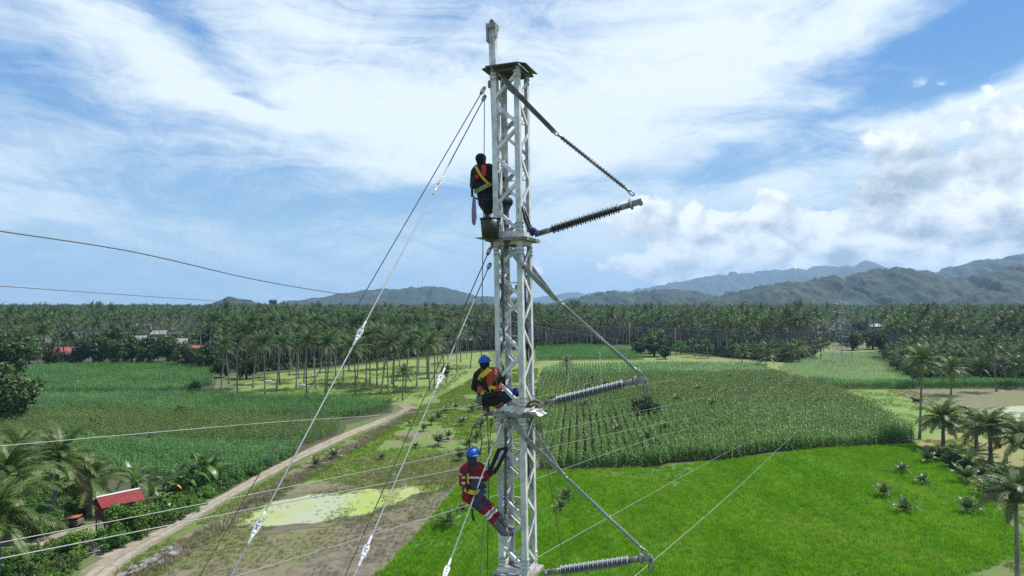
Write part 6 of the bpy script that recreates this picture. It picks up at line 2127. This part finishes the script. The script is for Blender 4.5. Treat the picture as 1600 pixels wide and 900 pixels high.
# board walls
for k in range(14):
    x_ = -HW / 2 + HW * (k + .5) / 14
    MB().box(c + ex * x_ - ey * HD / 2 + up * (H0 + H1) / 2 + ey * random.uniform(-.008, .008), ex * (HW / 28 - .006), ey * .02, up * ((H1 - H0) / 2 - .06)).build('wall_board', MT['timber'], hut)
    MB().box(c + ex * x_ + ey * HD / 2 + up * (H0 + H1) / 2 + ey * random.uniform(-.008, .008), ex * (HW / 28 - .006), ey * .02, up * ((H1 - H0) / 2 - .06)).build('wall_board', MT['timber'], hut)
for s_ in (-1, 1):
    for k in range(10):
        y_ = -HD / 2 + HD * (k + .5) / 10
        top = H1 + HR_ * (1 - abs(y_) / (HD / 2)) * 0.92
        MB().box(c + ex * s_ * (HW / 2 + .02) + ey * y_ + up * (H0 + .06 + top) / 2, ex * .02, ey * (HD / 20 - .006), up * ((top - H0 - .06) / 2)).build('wall_board', MT['maroon'] if s_ < 0 else MT['timber'], hut)
ov = .32
for s_ in (-1, 1):
    e0 = c + up * (H1 - HR_ * ov / (HD / 2)) + ey * s_ * (HD / 2 + ov)
    e1 = c + up * (H1 + HR_ + .06)
    for k in range(5):
        vs_, fs = [], []
        xa, xb = -HW / 2 - ov + (HW + 2 * ov) * k / 5, -HW / 2 - ov + (HW + 2 * ov) * (k + 1) / 5 - .01
        for i in range(13):
            x_ = xa + (xb - xa) * i / 12
            lf = up * ((.035 if i % 2 else 0) + .012 * (k % 2))
            vs_ += [e0 + ex * x_ + lf, e1 + ex * x_ + lf]
        fs = [(2 * i, 2 * i + 1, 2 * i + 3, 2 * i + 2) for i in range(12)]
        MB().add(vs_, fs).build('roof_sheet', MT['roof_red'], hut)
MB().tube([c + up * (H1 + HR_ + .10) + ex * (-HW / 2 - ov), c + up * (H1 + HR_ + .10) + ex * (HW / 2 + ov)], .10, 6).build('ridge_cap', MT['ridge'], hut)
MB().box(c - ex * (HW / 2 - .3) + up * (H1 - .25) + ey * (HD / 2 + .75), ex * 1.2, ey * .62 - up * .2, up * .02).build('porch_roof', MT['timber'], hut)
# orange topped post before the hut
q2 = G(154, 838)
b_ = Vector((q2.x, q2.y, 0))
op = empty('marker_post', b_, 'thin white post with an orange top and orange foot standing before the hut', 'post')
MB().tube([b_, b_ + up * 2.6], .05, 6).build('post', MT['reflect'], op)
MB().lathe(b_ + up * 2.45, b_ + up * 2.9, [(0, .1), (.12, .3), (.3, .42), (.38, .1)], 10).build('orange_top', MT['orangeobj'], op, True)
MB().lathe(b_, b_ + up * .5, [(0, .5), (.15, .52), (.35, .35), (.45, .1)], 10).build('orange_foot', MT['orangeobj'], op, True)
q2 = G(108, 824)
b_ = Vector((q2.x, q2.y, 0))
ca = empty('cart', b_, 'low cart under an orange sheet standing left of the hut', 'cart')
MB().box(b_ + up * .55, (1.1, .1, 0), (0, .5, 0), (0, 0, .22)).build('bed', MT['timber'], ca)
MB().box(b_ + up * .95, (1.0, .15, .12), (-.1, .55, 0), (0, 0, .03)).build('orange_sheet', MT['orangeobj'], ca)
for sx in (-.7, .7):
    for sy in (-.55, .55):
        MB().lathe(b_ + Vector((sx, sy - .04, .28)), b_ + Vector((sx, sy + .04, .28)), [(0, .28), (.08, .28)], 12).build('wheel', MT['black'], ca)
# pale rubble along the ditch
rock = MB().ball((0, 0, 0), (.5, .4, .25), 7, 5)
rock.v = [(a + random.uniform(-.06, .06), b + random.uniform(-.06, .06), d + random.uniform(-.05, .05)) for a, b, d in rock.v]
rk = rock.mesh('rock', MT['stone'])
for i in range(34):
    t = random.random()
    p0, p1 = (178, 902), (262, 856)
    q3 = G(p0[0] + (p1[0] - p0[0]) * t + random.uniform(2, 22), p0[1] + (p1[1] - p0[1]) * t + random.uniform(0, 9))
    s_ = random.uniform(.4, 1.1)
    o = use('rock', rk, None, (q3.x, q3.y, .12), (0, 0, random.uniform(0, 6.3)), (s_ * 1.4, s_, s_))
    tag(o, 'pale broken rubble piece lying in the ditch below the dirt road', 'rock', 'rubble along the roadside ditch')
# stump on the brown field
q3 = G(1434, 629)
bf = MB()


def animal(px, py, label, cat, material, s_=1.0, heading=0.0, lying=False, graze=True):
    q_ = G(px, py)
    root = empty(cat, (q_.x, q_.y, 0), label, cat)
    f_ = Vector((math.cos(heading), math.sin(heading), 0)); l_ = Vector((-f_.y, f_.x, 0))
    o_ = Vector((q_.x, q_.y, 0))
    bz = 0.45 if lying else 1.0

    def V(x_, y_, z_):
        return o_ + (f_ * x_ + l_ * y_ + Vector((0, 0, 1)) * z_) * s_
    c_ = [(V(.55, 0, bz + .08), V(-.05, 0, bz), .34 * s_, .33 * s_, 0), (V(-.05, 0, bz), V(-.6, 0, bz + .1), .33 * s_, .28 * s_, 0),
          (V(.65, 0, bz + .2), V(1.0, 0, (bz - .05) if graze else bz + .4), .2 * s_, .14 * s_, 0)]
    hz = (bz - .45) if graze else bz + .42
    c_ += [(V(1.0, 0, (bz - .05) if graze else bz + .42), V(1.25, 0, hz - .12), .14 * s_, .085 * s_, 0), (V(.5, 0, bz + .38), V(.35, 0, bz + .36), .12 * s_, .1 * s_, 0),
           (V(-.85, 0, bz + .2), V(-.95, 0, bz - .45), .04 * s_, .03 * s_, 0)]
    for sy in (-1, 1):
        c_.append((V(1.0, sy * .1, hz + .22), V(.98, sy * .26, hz + .2), .04 * s_, .025 * s_, 0))
        if lying:
            c_.append((V(.5, sy * .25, .25), V(.85, sy * .3, .08), .09 * s_, .05 * s_, 0)); c_.append((V(-.5, sy * .3, .28), V(-.2, sy * .38, .08), .12 * s_, .05 * s_, 0))
        else:
            c_ += [(V(.5, sy * .18, bz - .1), V(.52, sy * .18, .48), .11 * s_, .065 * s_, 0), (V(.52, sy * .18, .48), V(.5, sy * .18, .04), .06 * s_, .05 * s_, 0),
                   (V(-.6, sy * .18, bz), V(-.5, sy * .2, .62), .15 * s_, .08 * s_, 0), (V(-.5, sy * .2, .62), V(-.68, sy * .2, .42), .075 * s_, .055 * s_, 0), (V(-.68, sy * .2, .42), V(-.64, sy * .2, .04), .05 * s_, .05 * s_, 0)]
    fused('body', c_, [material], root, 0.05, 2)


animal(1434, 629, 'dark buffalo lying on the edge of the brown field beside the tall palm', 'buffalo', MT['buffalo'], 1.2, 2.9, True, False)
animal(471, 609, 'white cow grazing on the lawn beside the thickest palm trunk', 'cow', MT['cow'], 1.0, 0.2)
animal(493, 621, 'white cow grazing nearest the left corn under the lawn palms', 'cow', MT['cow'], 1.0, 3.0)
animal(419, 602, 'white cow grazing at the left end of the lawn', 'cow', MT['cow'], 1.0, 0.4)
animal(490, 593, 'white cow grazing far back under the lawn palms', 'cow', MT['cow'], 1.0, 2.6)

# ================================================================== AIR
hz = MB()
zt_, xb, yb = 520.0, 9500.0, 11500.0
hz.box((0, yb / 2 - 200, (zt_ - 1.5) / 2), (xb, 0, 0), (0, yb / 2 + 50, 0), (0, 0, (zt_ + 1.5) / 2))
hm = bpy.data.materials.new('air')
hm.use_nodes = True
hm.node_tree.nodes.clear()
hq = NG(hm.node_tree)
pv = hq.n('ShaderNodeVolumePrincipled')
pv.inputs['Color'].default_value = rgb(0.42, 0.67, 1.0)
pv.inputs['Density'].default_value = 1.0e-4
pv.inputs['Anisotropy'].default_value = 0.1
ho = hq.n('ShaderNodeOutputMaterial')
hm.node_tree.links.new(pv.outputs[0], ho.inputs['Volume'])
tag(hz.build('haze', hm), 'thin blue haze over the plain', 'haze', kind='stuff')
